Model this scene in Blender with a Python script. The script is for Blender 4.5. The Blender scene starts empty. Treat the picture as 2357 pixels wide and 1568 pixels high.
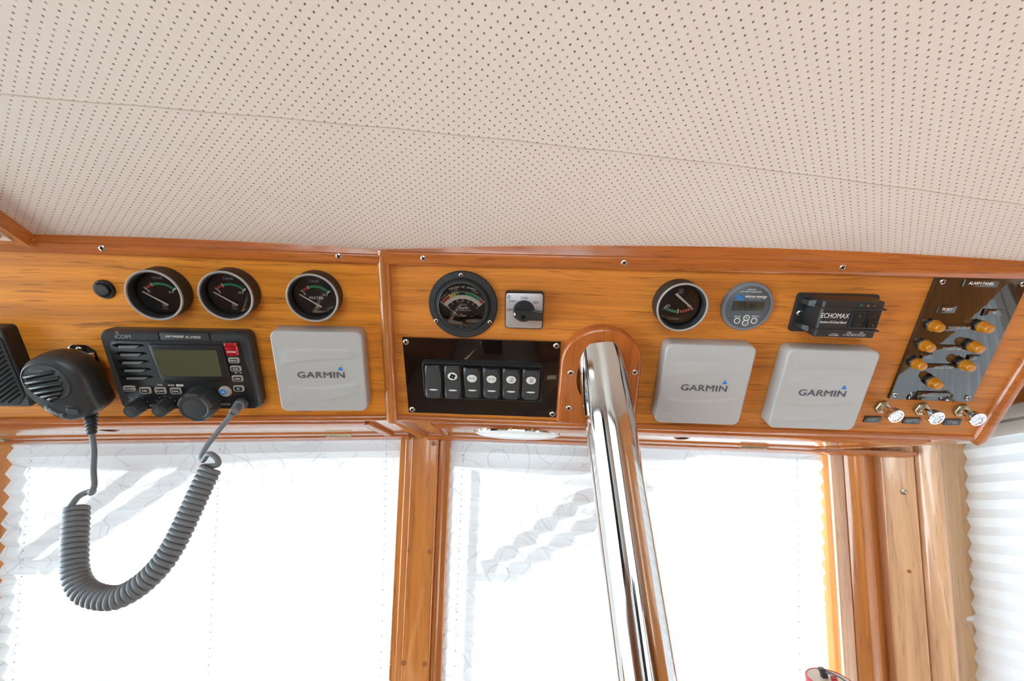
import bpy, math, random
from mathutils import Matrix, Vector
random.seed(7)
sc = bpy.context.scene
COL = sc.collection
PI = math.pi

# ------------------------------------------------------------------ camera, world, sun, exposure
CAM = Vector((0, 0, 1.62))
cam = bpy.data.cameras.new('camera')
cam.sensor_width = 36.0
cam.lens = 971.48 * 36.0 / 2357.0
cam.clip_start = 0.02
camo = bpy.data.objects.new('camera', cam)
COL.objects.link(camo)
RX = Vector((0.999661, -0.009894, 0.024070))
RY = Vector((0.026024, 0.380060, -0.924596))
RZ = Vector((0.0, 0.924909, 0.380188))
camo.matrix_world = Matrix(((RX.x, -RY.x, -RZ.x, CAM.x), (RX.y, -RY.y, -RZ.y, CAM.y), (RX.z, -RY.z, -RZ.z, CAM.z), (0, 0, 0, 1)))
sc.camera = camo

w = bpy.data.worlds.new('sky'); sc.world = w; w.use_nodes = True
bg = w.node_tree.nodes['Background']
bg.inputs[0].default_value = (0.80, 0.91, 1.0, 1)
bg.inputs[1].default_value = 2.6

SUN = Vector((-0.30, 0.70, 0.65)).normalized()        # towards the sun
sl = bpy.data.lights.new('sun', 'SUN'); sl.energy = 8.5; sl.angle = math.radians(0.5); sl.color = (1, 1, 1)
so = bpy.data.objects.new('sun', sl); COL.objects.link(so)
so.rotation_euler = SUN.to_track_quat('Z', 'Y').to_euler(); so.location = (-2, 6, 6)

sc.view_settings.view_transform = 'Standard'
sc.view_settings.look = 'None'
sc.view_settings.exposure = 1.66
sc.view_settings.gamma = 1.0
sc.view_settings.use_curve_mapping = False
try:
    sc.cycles.use_denoising = True
    sc.cycles.max_bounces = 10
    sc.cycles.diffuse_bounces = 5
    sc.cycles.glossy_bounces = 5
    sc.cycles.transmission_bounces = 6
    sc.cycles.transparent_max_bounces = 12
    sc.cycles.caustics_reflective = False
    sc.cycles.caustics_refractive = False
    sc.cycles.sample_clamp_indirect = 6.0
except Exception:
    pass

# ------------------------------------------------------------------ frames of the joinery (metres; u along, v up the face, n to the room)
O = Vector((-0.165659, 0.526862, 1.831907))
AX = {'r': (Vector((0.999365, -0.031572, -0.016528)), Vector((-0.010127, -0.69628, 0.717698)), Vector((-0.034167, -0.717075, -0.696158))),
      'l': (Vector((0.992264, 0.109988, 0.057578)), Vector((0.035293, -0.694562, 0.718567)), Vector((0.119025, -0.710976, -0.69307)))}
AL = math.radians(45.9)
def frame(o, x, y, z):
    return Matrix(((x.x, y.x, z.x, o.x), (x.y, y.y, z.y, o.y), (x.z, y.z, z.z, o.z), (0, 0, 0, 1)))
FR = {}
for s_, (u, v, n) in AX.items():
    FR[s_] = frame(O, u, v, n)
    ww = (-v * math.cos(AL) - n * math.sin(AL)).normalized(); mm = (n * math.cos(AL) - v * math.sin(AL)).normalized()
    FR['u' + s_] = frame(O + v * -0.119, u, -ww, mm)       # underside: x along, y towards the room, z down
RAKE = Vector((.043, math.sin(math.radians(18.5)), -math.cos(math.radians(18.5)))).normalized()
W0 = Vector((-0.1587, 0.7916, 1.7466))
for s_ in 'rl':
    u = AX[s_][0]; nn = u.cross(RAKE).normalized()
    nn = nn if nn.y < 0 else -nn                            # towards the room
    up = nn.cross(u).normalized()
    FR['w' + s_] = frame(W0, u, up, nn)                     # window: x along, y up, z to the room

def world(s, a, b, h=0):
    return FR[s] @ Vector((a / 1000, b / 1000, h / 1000))

# ------------------------------------------------------------------ materials
def nodes(name):
    m = bpy.data.materials.new(name); m.use_nodes = True
    return m, m.node_tree, m.node_tree.nodes['Principled BSDF']
def plain(name, c, rough=0.5, metal=0.0, coat=0.0, spec=0.5, noise=0.0, nscale=400, bump=0.0, emit=None, trans=0.0, ior=1.45):
    m, t, b = nodes(name)
    b.inputs['Base Color'].default_value = (*c, 1); b.inputs['Roughness'].default_value = rough
    b.inputs['Metallic'].default_value = metal; b.inputs['Coat Weight'].default_value = coat
    b.inputs['Coat Roughness'].default_value = 0.05; b.inputs['Specular IOR Level'].default_value = spec
    b.inputs['Transmission Weight'].default_value = trans; b.inputs['IOR'].default_value = ior
    if emit:
        b.inputs['Emission Color'].default_value = (*emit[0], 1); b.inputs['Emission Strength'].default_value = emit[1]
    if noise or bump:
        tc = t.nodes.new('ShaderNodeTexCoord'); nz = t.nodes.new('ShaderNodeTexNoise'); nz.inputs['Scale'].default_value = nscale
        nz.inputs['Detail'].default_value = 3
        t.links.new(tc.outputs['Object'], nz.inputs['Vector'])
        if noise:
            mx = t.nodes.new('ShaderNodeMix'); mx.data_type = 'RGBA'
            mx.inputs[6].default_value = (*[k * (1 - noise) for k in c], 1); mx.inputs[7].default_value = (*[min(1, k * (1 + noise)) for k in c], 1)
            t.links.new(nz.outputs[0], mx.inputs[0]); t.links.new(mx.outputs[2], b.inputs['Base Color'])
        if bump:
            bp = t.nodes.new('ShaderNodeBump'); bp.inputs['Strength'].default_value = bump; bp.inputs['Distance'].default_value = 0.0003
            t.links.new(nz.outputs[0], bp.inputs['Height']); t.links.new(bp.outputs[0], b.inputs['Normal'])
    return m
def wood(name, light, dark, axis=0, rough=0.3, coat=0.25, streak=1.0, seed=0.0, stretch=1.0):
    m, t, b = nodes(name)
    N, L = t.nodes, t.links
    tc = N.new('ShaderNodeTexCoord')
    def mp(sc3, loc=(0, 0, 0)):
        k = N.new('ShaderNodeMapping'); k.inputs['Scale'].default_value = sc3; k.inputs['Location'].default_value = loc
        L.new(tc.outputs['Object'], k.inputs['Vector']); return k
    def axs(a, c):
        r = [c, c, c]; r[axis] = a; return tuple(r)
    warp = N.new('ShaderNodeTexNoise'); warp.inputs['Scale'].default_value = 1; warp.inputs['Detail'].default_value = 2
    L.new(mp(axs(3, 9), (seed, seed * 2, 0)).outputs[0], warp.inputs['Vector'])
    add = N.new('ShaderNodeMix'); add.data_type = 'RGBA'; add.blend_type = 'LINEAR_LIGHT'; add.inputs[0].default_value = 0.012
    L.new(tc.outputs['Object'], add.inputs[6]); L.new(warp.outputs[1], add.inputs[7])
    def nz(sc3, detail, rgh, src=None):
        k = N.new('ShaderNodeMapping'); k.inputs['Scale'].default_value = sc3; k.inputs['Location'].default_value = (seed, seed, seed)
        L.new(add.outputs[2], k.inputs['Vector'])
        q = N.new('ShaderNodeTexNoise'); q.inputs['Scale'].default_value = 1; q.inputs['Detail'].default_value = detail; q.inputs['Roughness'].default_value = rgh
        L.new(k.outputs[0], q.inputs['Vector']); return q
    band = nz(axs(2.2 * stretch, 65), 4, 0.6)
    fine = nz(axs(9 * stretch, 480), 3, 0.55)
    pore = nz(axs(18 * stretch, 330), 2, 0.5)
    def ramp(src, p0, c0, p1, c1):
        r = N.new('ShaderNodeValToRGB'); r.color_ramp.elements[0].position = p0; r.color_ramp.elements[0].color = (*c0, 1)
        r.color_ramp.elements[1].position = p1; r.color_ramp.elements[1].color = (*c1, 1)
        L.new(src.outputs[0], r.inputs[0]); return r
    mid = tuple(a * 0.55 + c * 0.45 for a, c in zip(light, dark))
    base = ramp(band, 0.33, mid, 0.62, light)
    f = ramp(fine, 0.35, (0.80, 0.74, 0.70), 0.6, (1.05, 1.05, 1.05))
    p = ramp(pore, 0.29, tuple(d / max(l, 1e-3) for l, d in zip(light, dark)), 0.40, (1, 1, 1))
    m1 = N.new('ShaderNodeMix'); m1.data_type = 'RGBA'; m1.blend_type = 'MULTIPLY'; m1.inputs[0].default_value = 0.8 * streak
    m2 = N.new('ShaderNodeMix'); m2.data_type = 'RGBA'; m2.blend_type = 'MULTIPLY'; m2.inputs[0].default_value = 0.75 * streak
    L.new(base.outputs[0], m1.inputs[6]); L.new(f.outputs[0], m1.inputs[7])
    L.new(m1.outputs[2], m2.inputs[6]); L.new(p.outputs[0], m2.inputs[7])
    L.new(m2.outputs[2], b.inputs['Base Color'])
    bp = N.new('ShaderNodeBump'); bp.inputs['Strength'].default_value = 0.08; bp.inputs['Distance'].default_value = 0.0004
    L.new(fine.outputs[0], bp.inputs['Height']); L.new(bp.outputs[0], b.inputs['Normal'])
    b.inputs['Roughness'].default_value = rough; b.inputs['Coat Weight'].default_value = coat; b.inputs['Coat Roughness'].default_value = 0.08
    return m
TEAK = (0.66, 0.235, 0.038); TEAKD = (0.22, 0.055, 0.012)
REDW = (0.50, 0.145, 0.026); REDD = (0.17, 0.038, 0.010)
M = {}
M['panel'] = wood('teak_veneer', TEAK, TEAKD, 0, 0.42, 0.04, 0.8, 1.3)
M['panelleft'] = wood('golden_teak_veneer', (0.84, 0.31, 0.034), TEAKD, 0, 0.42, 0.04, 0.8, 7.7)
M['trim'] = wood('varnished_teak', REDW, REDD, 0, 0.25, 0.5, 0.7, 4.1)
M['under'] = wood('underside_teak', (0.70, 0.36, 0.17), TEAKD, 0, 0.10, 1.0, 0.7, 2.2)
M['collar'] = wood('red_teak', (0.47, 0.125, 0.022), REDD, 1, 0.25, 0.6, 0.6, 6.1)
M['post'] = wood('post_teak', (0.60, 0.215, 0.042), REDD, 1, 0.3, 1.0, 0.5, 8.1, 1.0)
M['palewood'] = wood('pale_varnished_teak', (0.62, 0.36, 0.16), TEAKD, 1, 0.22, 0.9, 0.5, 3.3)
M['sheenpost'] = wood('sheen_pale_teak', (0.74, 0.42, 0.22), REDD, 1, 0.3, 1.0, 0.4, 8.8)  # post teak with window gloss and sunlight put into the colour
M['dimgreen'] = plain('unlit_green', (0.01, 0.10, 0.06), 0.3)
M['dimamber'] = plain('unlit_amber', (0.16, 0.10, 0.02), 0.3)
M['dimred'] = plain('unlit_red', (0.12, 0.008, 0.01), 0.3)
M['darkwood'] = wood('cabin_teak', (0.33, 0.12, 0.035), REDD, 2, 0.35, 0.3, 0.7, 5.0)
M['floorwood'] = wood('sole_teak', (0.50, 0.36, 0.24), (0.3,0.2,0.12), 1, 0.35, 0.3, 0.8, 9.0)
M['black'] = plain('black_plastic', (0.018, 0.019, 0.021), 0.38, bump=0.15, nscale=2500)
M['blacksoft'] = plain('matt_black_plastic', (0.022, 0.022, 0.023), 0.55, bump=0.3, nscale=2500)
M['gloss'] = plain('black_acrylic', (0.006, 0.004, 0.004), 0.03, coat=0.0, spec=0.9)
M['gloss2'] = plain('deep_gloss_acrylic', (0.007, 0.006, 0.006), 0.03, spec=1.0, ior=1.62)
M['dial'] = plain('dial_black', (0.010, 0.011, 0.014), 0.35)
M['rim'] = plain('gauge_rim_grey', (0.33, 0.31, 0.29), 0.4)
M['chrome'] = plain('polished_steel', (0.62, 0.61, 0.59), 0.06, 1.0)
M['chromeb'] = plain('bright_chrome', (0.85, 0.85, 0.86), 0.12, 1.0)
M['darkchrome'] = plain('knurled_chrome', (0.36, 0.36, 0.37), 0.18, 1.0)
M['brassy'] = plain('aged_nickel', (0.44, 0.385, 0.27), 0.35, 1.0)
M['screw'] = plain('screw_steel', (0.62, 0.60, 0.57), 0.25, 1.0)
M['slot'] = plain('screw_recess', (0.006, 0.006, 0.006), 0.9, spec=0.08)
M['cover'] = plain('pale_grey_plastic', (0.445, 0.443, 0.438), 0.38, bump=0.05, nscale=1500)
M['covertext'] = plain('grey_print', (0.085, 0.088, 0.105), 0.5)
M['blue'] = plain('blue_print', (0.01, 0.19, 0.60), 0.4)
M['white'] = plain('white_print', (0.72, 0.71, 0.68), 0.5)
M['greyprint'] = plain('grey_lettering', (0.36, 0.36, 0.36), 0.5)
M['dimprint'] = plain('faded_lettering', (0.20, 0.20, 0.20), 0.5)
M['red'] = plain('red_print', (0.42, 0.035, 0.03), 0.45)
M['green'] = plain('green_print', (0.02, 0.26, 0.10), 0.45)
M['yellow'] = plain('yellow_print', (0.75, 0.50, 0.04), 0.45)
M['teal'] = plain('teal_print', (0.03, 0.28, 0.22), 0.45)
M['lcd'] = plain('olive_lcd', (0.075, 0.078, 0.045), 0.2, coat=0.3)
M['lcdd'] = plain('dark_lcd', (0.045, 0.047, 0.038), 0.2)
M['lcdink'] = plain('lcd_digits', (0.008, 0.008, 0.008), 0.4)
M['radio'] = plain('charcoal_plastic', (0.034, 0.038, 0.042), 0.36, bump=0.12, nscale=2500)
M['radiob'] = plain('deep_black_plastic', (0.011, 0.012, 0.014), 0.3, bump=0.1, nscale=2500)
M['key'] = plain('grey_key_rim', (0.36, 0.34, 0.31), 0.4)
M['louvre'] = plain('louvre_grey', (0.16, 0.175, 0.185), 0.35)
M['redclear'] = plain('clear_red_plastic', (0.33, 0.006, 0.012), 0.1, coat=0.6)
M['alu'] = plain('brushed_aluminium', (0.56, 0.53, 0.54), 0.38, 0.75, noise=0.12, nscale=900)
M['rubber'] = plain('grey_rubber_cord', (0.165, 0.182, 0.20), 0.42)
M['rocker'] = plain('rocker_black', (0.040, 0.041, 0.043), 0.42, bump=0.2, nscale=2500)
M['lens'] = plain('white_lens', (0.68, 0.67, 0.64), 0.3)
M['lensgrey'] = plain('grey_lens', (0.42, 0.42, 0.43), 0.25)
M['bezel'] = plain('monitor_grey', (0.17, 0.18, 0.20), 0.35)
M['bezelface'] = plain('monitor_face', (0.085, 0.10, 0.115), 0.4)
M['redbody'] = plain('red_plastic', (0.62, 0.02, 0.05), 0.25, coat=0.4)
M['cream'] = plain('cream_face', (0.78, 0.70, 0.58), 0.4)
M['beige'] = plain('beige_rail', (0.58, 0.53, 0.48), 0.45)
M['laminate_sheen'] = plain('white_laminate_and_sheen', (0.80, 0.74, 0.68), 0.25, coat=0.4)
M['outer'] = plain('gelcoat_white', (0.80, 0.80, 0.78), 0.3)
M['deck'] = plain('deck_grey', (0.74, 0.74, 0.73), 0.7, noise=0.1, nscale=20)
M['flame'] = plain('tag_black', (0.03, 0.032, 0.036), 0.12, spec=0.8)
M['copper'] = plain('copper_coil', (0.55, 0.22, 0.13), 0.4, 0.6)
M['plugwood'] = wood('bung_teak', (0.42, 0.15, 0.05), REDD, 1, 0.35, 0.2, 0.5, 3.0)
M['seam'] = plain('seam_thread', (0.58, 0.50, 0.43), 0.8)

# amber lamp plastic
m, t, b = nodes('amber_lens'); b.inputs['Base Color'].default_value = (1.0, 0.36, 0.012, 1); b.inputs['Roughness'].default_value = 0.08
b.inputs['Transmission Weight'].default_value = 0.55; b.inputs['Coat Weight'].default_value = 0.3; b.inputs['Subsurface Weight'].default_value = 0.3
b.inputs['Subsurface Radius'].default_value = (0.01, 0.004, 0.001); M['amber'] = m
# window / dial glass: clear pane with a faint reflection
def pane_mat(name, tint=(1, 1, 1), k=1.5, rough=0.02):
    m = bpy.data.materials.new(name); m.use_nodes = True; t = m.node_tree; t.nodes.clear()
    o = t.nodes.new('ShaderNodeOutputMaterial'); mx = t.nodes.new('ShaderNodeMixShader'); tr = t.nodes.new('ShaderNodeBsdfTransparent')
    gl = t.nodes.new('ShaderNodeBsdfGlossy'); fr = t.nodes.new('ShaderNodeFresnel'); fr.inputs[0].default_value = k
    gl.inputs['Roughness'].default_value = rough; tr.inputs[0].default_value = (*tint, 1)
    t.links.new(fr.outputs[0], mx.inputs[0]); t.links.new(tr.outputs[0], mx.inputs[1]); t.links.new(gl.outputs[0], mx.inputs[2]); t.links.new(mx.outputs[0], o.inputs[0])
    return m
M['pane'] = pane_mat('window_glass', (0.93, 0.97, 0.97))
M['dialglass'] = pane_mat('dial_glass', (0.95, 0.95, 0.95), 1.5, 0.04)
M['lampglass'] = plain('frosted_lens', (0.86, 0.88, 0.88), 0.08, coat=0.8)

# pleated fabric: scattering and letting light through, with drawn swirls
def fabric(name, col, through, line=0.25, seed=0.0):
    m = bpy.data.materials.new(name); m.use_nodes = True; t = m.node_tree; N = t.nodes; L = t.links; N.clear()
    o = N.new('ShaderNodeOutputMaterial'); mx = N.new('ShaderNodeMixShader'); d = N.new('ShaderNodeBsdfDiffuse'); tr = N.new('ShaderNodeBsdfTranslucent')
    mx.inputs[0].default_value = through
    tc = N.new('ShaderNodeTexCoord')
    mp = N.new('ShaderNodeMapping'); mp.inputs['Scale'].default_value = (1, 1.25, 0); mp.inputs['Location'].default_value = (seed, seed, 0)
    L.new(tc.outputs['Object'], mp.inputs[0])
    nz = N.new('ShaderNodeTexNoise'); nz.inputs['Scale'].default_value = 6; nz.inputs['Detail'].default_value = 0
    L.new(mp.outputs[0], nz.inputs[0])
    ad = N.new('ShaderNodeMix'); ad.data_type = 'RGBA'; ad.blend_type = 'LINEAR_LIGHT'; ad.inputs[0].default_value = 0.02
    L.new(mp.outputs[0], ad.inputs[6]); L.new(nz.outputs[1], ad.inputs[7])
    def mth(op, a, b_=None, **kw):
        q = N.new('ShaderNodeMath'); q.operation = op
        for i, x in enumerate((a, b_)):
            if x is None: continue
            if isinstance(x, (int, float)): q.inputs[i].default_value = x
            else: L.new(x, q.inputs[i])
        return q.outputs[0]
    masks = []
    for sc_, rings, sd in ((7.0, 7.0, 0.0), (4.6, 5.0, 3.7)):
        vm = N.new('ShaderNodeMapping'); vm.inputs['Location'].default_value = (sd, sd * 2, 0); L.new(ad.outputs[2], vm.inputs[0])
        vo = N.new('ShaderNodeTexVoronoi'); vo.voronoi_dimensions = '2D'; vo.inputs['Scale'].default_value = sc_; vo.inputs['Randomness'].default_value = 0.9
        L.new(vm.outputs[0], vo.inputs[0])
        q = mth('MULTIPLY', vo.outputs['Distance'], rings)
        q = mth('FRACT', q); q = mth('SUBTRACT', q, 0.5); q = mth('ABSOLUTE', q); q = mth('LESS_THAN', q, 0.03)
        # keep rings only in broken arcs
        bn = N.new('ShaderNodeTexNoise'); bn.inputs['Scale'].default_value = 11 + sd; bn.inputs['Detail'].default_value = 0; L.new(vm.outputs[0], bn.inputs[0])
        g = mth('GREATER_THAN', bn.outputs[0], 0.45)
        masks.append(mth('MULTIPLY', q, g))
    mk = mth('MAXIMUM', masks[0], masks[1])
    cm = N.new('ShaderNodeMix'); cm.data_type = 'RGBA'; cm.inputs[6].default_value = (*col, 1); cm.inputs[7].default_value = (*[c * (1 - line) for c in col], 1)
    L.new(mk, cm.inputs[0])
    L.new(cm.outputs[2], d.inputs[0]); L.new(cm.outputs[2], tr.inputs[0])
    L.new(d.outputs[0], mx.inputs[1]); L.new(tr.outputs[0], mx.inputs[2]); L.new(mx.outputs[0], o.inputs[0])
    return m
for k_ in ('panel', 'panelleft'): M[k_].node_tree.nodes['Principled BSDF'].inputs['Specular IOR Level'].default_value = 0.3
M['fabric'] = fabric('white_pleated_fabric', (0.80, 0.81, 0.825), 0.10, 0.17)
M['fabricside'] = fabric('cool_white_pleated_fabric', (0.92, 0.94, 0.97), 0.07, 0.0)

# ceiling liner: perforated ribbed vinyl
def liner():
    m, t, b = nodes('perforated_vinyl'); N, L = t.nodes, t.links
    tc = N.new('ShaderNodeTexCoord')
    def mth(op, *a):
        q = N.new('ShaderNodeMath'); q.operation = op
        for i, x in enumerate(a):
            if isinstance(x, (int, float)): q.inputs[i].default_value = x
            else: L.new(x, q.inputs[i])
        return q.outputs[0]
    mp = N.new('ShaderNodeMapping'); mp.inputs['Rotation'].default_value = (0, 0, -0.107 + PI / 4); mp.inputs['Scale'].default_value = (1 / .006, 1 / .006, 0)
    L.new(tc.outputs['Object'], mp.inputs[0])
    fr = N.new('ShaderNodeVectorMath'); fr.operation = 'FRACTION'; L.new(mp.outputs[0], fr.inputs[0])
    sb = N.new('ShaderNodeVectorMath'); sb.operation = 'SUBTRACT'; sb.inputs[1].default_value = (.5, .5, 0); L.new(fr.outputs[0], sb.inputs[0])
    ln = N.new('ShaderNodeVectorMath'); ln.operation = 'LENGTH'; L.new(sb.outputs[0], ln.inputs[0])
    mr = N.new('ShaderNodeMapRange'); mr.interpolation_type = 'SMOOTHSTEP'; mr.inputs[1].default_value = 0.08; mr.inputs[2].default_value = 0.17
    mr.inputs[3].default_value = 1; mr.inputs[4].default_value = 0; L.new(ln.outputs['Value'], mr.inputs[0])
    fl = N.new('ShaderNodeVectorMath'); fl.operation = 'FLOOR'; L.new(mp.outputs[0], fl.inputs[0])
    wn = N.new('ShaderNodeTexWhiteNoise'); L.new(fl.outputs[0], wn.inputs[0])
    st = mth('MULTIPLY_ADD', wn.outputs[0], 0.35, 0.62)
    dot = mth('MULTIPLY', mr.outputs[0], st)
    nz = N.new('ShaderNodeTexNoise'); nz.inputs['Scale'].default_value = 5; L.new(tc.outputs['Object'], nz.inputs[0])
    c0 = N.new('ShaderNodeMix'); c0.data_type = 'RGBA'; c0.inputs[6].default_value = (0.74, 0.64, 0.57, 1); c0.inputs[7].default_value = (0.79, 0.69, 0.615, 1)
    L.new(nz.outputs[0], c0.inputs[0])
    sx = N.new('ShaderNodeSeparateXYZ'); L.new(mp.outputs[0], sx.inputs[0])
    rib = mth('SINE', mth('MULTIPLY', sx.outputs[0], 2 * PI * 5))
    ribm = mth('MULTIPLY_ADD', rib, 0.5, 0.5)
    c1 = N.new('ShaderNodeMix'); c1.data_type = 'RGBA'; c1.blend_type = 'MULTIPLY'; c1.inputs[7].default_value = (0.93, 0.92, 0.91, 1)
    L.new(ribm, c1.inputs[0]); L.new(c0.outputs[2], c1.inputs[6])
    c2 = N.new('ShaderNodeMix'); c2.data_type = 'RGBA'; c2.inputs[7].default_value = (0.085, 0.055, 0.04, 1)
    L.new(dot, c2.inputs[0]); L.new(c1.outputs[2], c2.inputs[6]); L.new(c2.outputs[2], b.inputs['Base Color'])
    h = mth('SUBTRACT', mth('MULTIPLY', ribm, 0.15), mr.outputs[0])
    bp = N.new('ShaderNodeBump'); bp.inputs['Strength'].default_value = 0.35; bp.inputs['Distance'].default_value = 0.0004
    L.new(h, bp.inputs['Height']); L.new(bp.outputs[0], b.inputs['Normal'])
    b.inputs['Roughness'].default_value = 0.6
    return m
M['liner'] = liner()

# ------------------------------------------------------------------ mesh helpers (millimetres in, metres out)
class MB:
    def __init__(s): s.v = []; s.f = []
    def add(s, vs, fs):
        k = len(s.v); s.v += [tuple(p) for p in vs]; s.f += [tuple(i + k for i in f) for f in fs]; return s
    def loft(s, rings, cap0=True, cap1=True, closed=True):
        n = len(rings[0]); vs = [p for r in rings for p in r]; fs = []
        for j in range(len(rings) - 1):
            for i in range(n if closed else n - 1):
                a = j * n + i; b_ = j * n + (i + 1) % n
                fs.append((a, b_, b_ + n, a + n))
        if cap0: fs.append(tuple(range(n - 1, -1, -1)))
        if cap1: fs.append(tuple((len(rings) - 1) * n + i for i in range(n)))
        return s.add(vs, fs)
    def box(s, x0, x1, y0, y1, z0, z1, c=0.0):
        if c:
            return s.loft([rr((x0 + x1) / 2, (y0 + y1) / 2, x1 - x0, y1 - y0, c, z0, 2), rr((x0 + x1) / 2, (y0 + y1) / 2, x1 - x0, y1 - y0, c, z1 - c, 2),
                           rr((x0 + x1) / 2, (y0 + y1) / 2, x1 - x0 - c, y1 - y0 - c, c * .6, z1 - c * .25, 2), rr((x0 + x1) / 2, (y0 + y1) / 2, x1 - x0 - 2 * c, y1 - y0 - 2 * c, c * .5, z1, 2)])
        return s.add([(x0, y0, z0), (x1, y0, z0), (x1, y1, z0), (x0, y1, z0), (x0, y0, z1), (x1, y0, z1), (x1, y1, z1), (x0, y1, z1)],
                     [(0, 3, 2, 1), (4, 5, 6, 7), (0, 1, 5, 4), (1, 2, 6, 5), (2, 3, 7, 6), (3, 0, 4, 7)])
    def lathe(s, cx, cy, prof, n=40, a0=0, caps=True, sy=1.0):
        rings = [[(cx + r * math.cos(a0 + 2 * PI * i / n), cy + sy * r * math.sin(a0 + 2 * PI * i / n), z) for i in range(n)] for r, z in prof]
        return s.loft(rings, caps, caps)
    def ring(s, cx, cy, prof, n=48, sy=1.0):      # closed profile ring (prof is a closed loop of (r,z))
        rings = [[(cx + r * math.cos(2 * PI * i / n), cy + sy * r * math.sin(2 * PI * i / n), z) for i in range(n)] for r, z in prof + prof[:1]]
        return s.loft(rings, False, False)
    def prism(s, pts, z0, z1, bev=0.0):
        if bev:
            c = (sum(p[0] for p in pts) / len(pts), sum(p[1] for p in pts) / len(pts))
            ins = inset(pts, bev); ins2 = inset(pts, bev * .3)
            return s.loft([[(x, y, z0) for x, y in pts], [(x, y, z1 - bev) for x, y in pts], [(x, y, z1 - bev * .3) for x, y in ins2], [(x, y, z1) for x, y in ins]])
        return s.loft([[(x, y, z0) for x, y in pts], [(x, y, z1) for x, y in pts]])
    def tube(s, path, r, n=12, caps=True, squash=None):
        P = [Vector(p) for p in path]; rings = []
        t0 = (P[1] - P[0]).normalized(); ref = Vector((0, 0, 1)) if abs(t0.z) < .9 else Vector((1, 0, 0))
        a = t0.cross(ref).normalized()
        for i, p in enumerate(P):
            t_ = (P[min(i + 1, len(P) - 1)] - P[max(i - 1, 0)])
            t_ = t_.normalized() if t_.length > 1e-9 else t0
            a = (a - t_ * a.dot(t_)).normalized(); b_ = t_.cross(a)
            rad = r[i] if isinstance(r, (list, tuple)) else r
            rings.append([tuple(p + (a * math.cos(2 * PI * k / n) + b_ * math.sin(2 * PI * k / n)) * rad) for k in range(n)])
        return s.loft(rings, caps, caps)
    def poly(s, pts, z=0.0):
        return s.add([(p[0], p[1], z if len(p) < 3 else p[2]) for p in pts], [tuple(range(len(pts)))])
def inset(pts, d):
    n = len(pts); out = []
    area = sum(pts[i][0] * pts[(i + 1) % n][1] - pts[(i + 1) % n][0] * pts[i][1] for i in range(n))
    sg = 1 if area > 0 else -1
    for i in range(n):
        p0, p1, p2 = Vector(pts[i - 1]), Vector(pts[i]), Vector(pts[(i + 1) % n])
        e1 = (p1 - p0).normalized(); e2 = (p2 - p1).normalized()
        n1 = Vector((-e1.y, e1.x)) * sg; n2 = Vector((-e2.y, e2.x)) * sg
        bi = n1 + n2
        bi = bi / max(bi.length_squared, 1e-6) * 2 if bi.length > 1e-4 else n1
        if bi.length > 2.2: bi = bi.normalized() * 2.2
        q = p1 + bi * d; out.append((q.x, q.y))
    return out
def rr(cx, cy, w_, h_, r, z=None, n=5, skew=0.0):
    r = min(r, w_ / 2 - 1e-3, h_ / 2 - 1e-3); out = []
    for qx, qy, a in ((1, 1, 0), (-1, 1, PI / 2), (-1, -1, PI), (1, -1, 1.5 * PI)):
        for k in range(n + 1):
            t_ = a + PI / 2 * k / n
            x = cx + qx * (w_ / 2 - r) + r * math.cos(t_); y = cy + qy * (h_ / 2 - r) + r * math.sin(t_)
            x += skew * (y - cy)
            out.append((x, y) if z is None else (x, y, z))
    return out
def arc(cx, cy, r, a0, a1, n=24):
    return [(cx + r * math.cos(math.radians(a0 + (a1 - a0) * i / n)), cy + r * math.sin(math.radians(a0 + (a1 - a0) * i / n))) for i in range(n + 1)]

def wm(o):
    return o.matrix_basis.copy() if o.parent is None else wm(o.parent) @ o.matrix_basis
def link(name, me, mat, parent=None, kind=None, mw=None):
    o = bpy.data.objects.new(name, me); COL.objects.link(o)
    if mat is not None:
        me.materials.clear(); me.materials.append(mat)
    if parent is not None:
        o.parent = parent
        if mw is not None: o.matrix_basis = wm(parent).inverted() @ mw
    elif mw is not None: o.matrix_world = mw
    if kind: o['kind'] = kind
    return o
def obj(name, mb, mat, parent=None, kind=None, mw=None, smooth=True, off=(0, 0, 0), angle=38, label=None):
    me = bpy.data.meshes.new(name)
    me.from_pydata([((x - off[0]) / 1000, (y - off[1]) / 1000, (z - off[2]) / 1000) for x, y, z in mb.v], [], mb.f)
    me.validate(); me.update()
    import bmesh
    bm = bmesh.new(); bm.from_mesh(me); bmesh.ops.recalc_face_normals(bm, faces=bm.faces); bm.to_mesh(me); bm.free()
    if smooth:
        me.polygons.foreach_set('use_smooth', [True] * len(me.polygons)); me.set_sharp_from_angle(angle=math.radians(angle))
    o = link(name, me, mat, parent, kind, mw)
    if label: o['label'] = label
    return o
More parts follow.
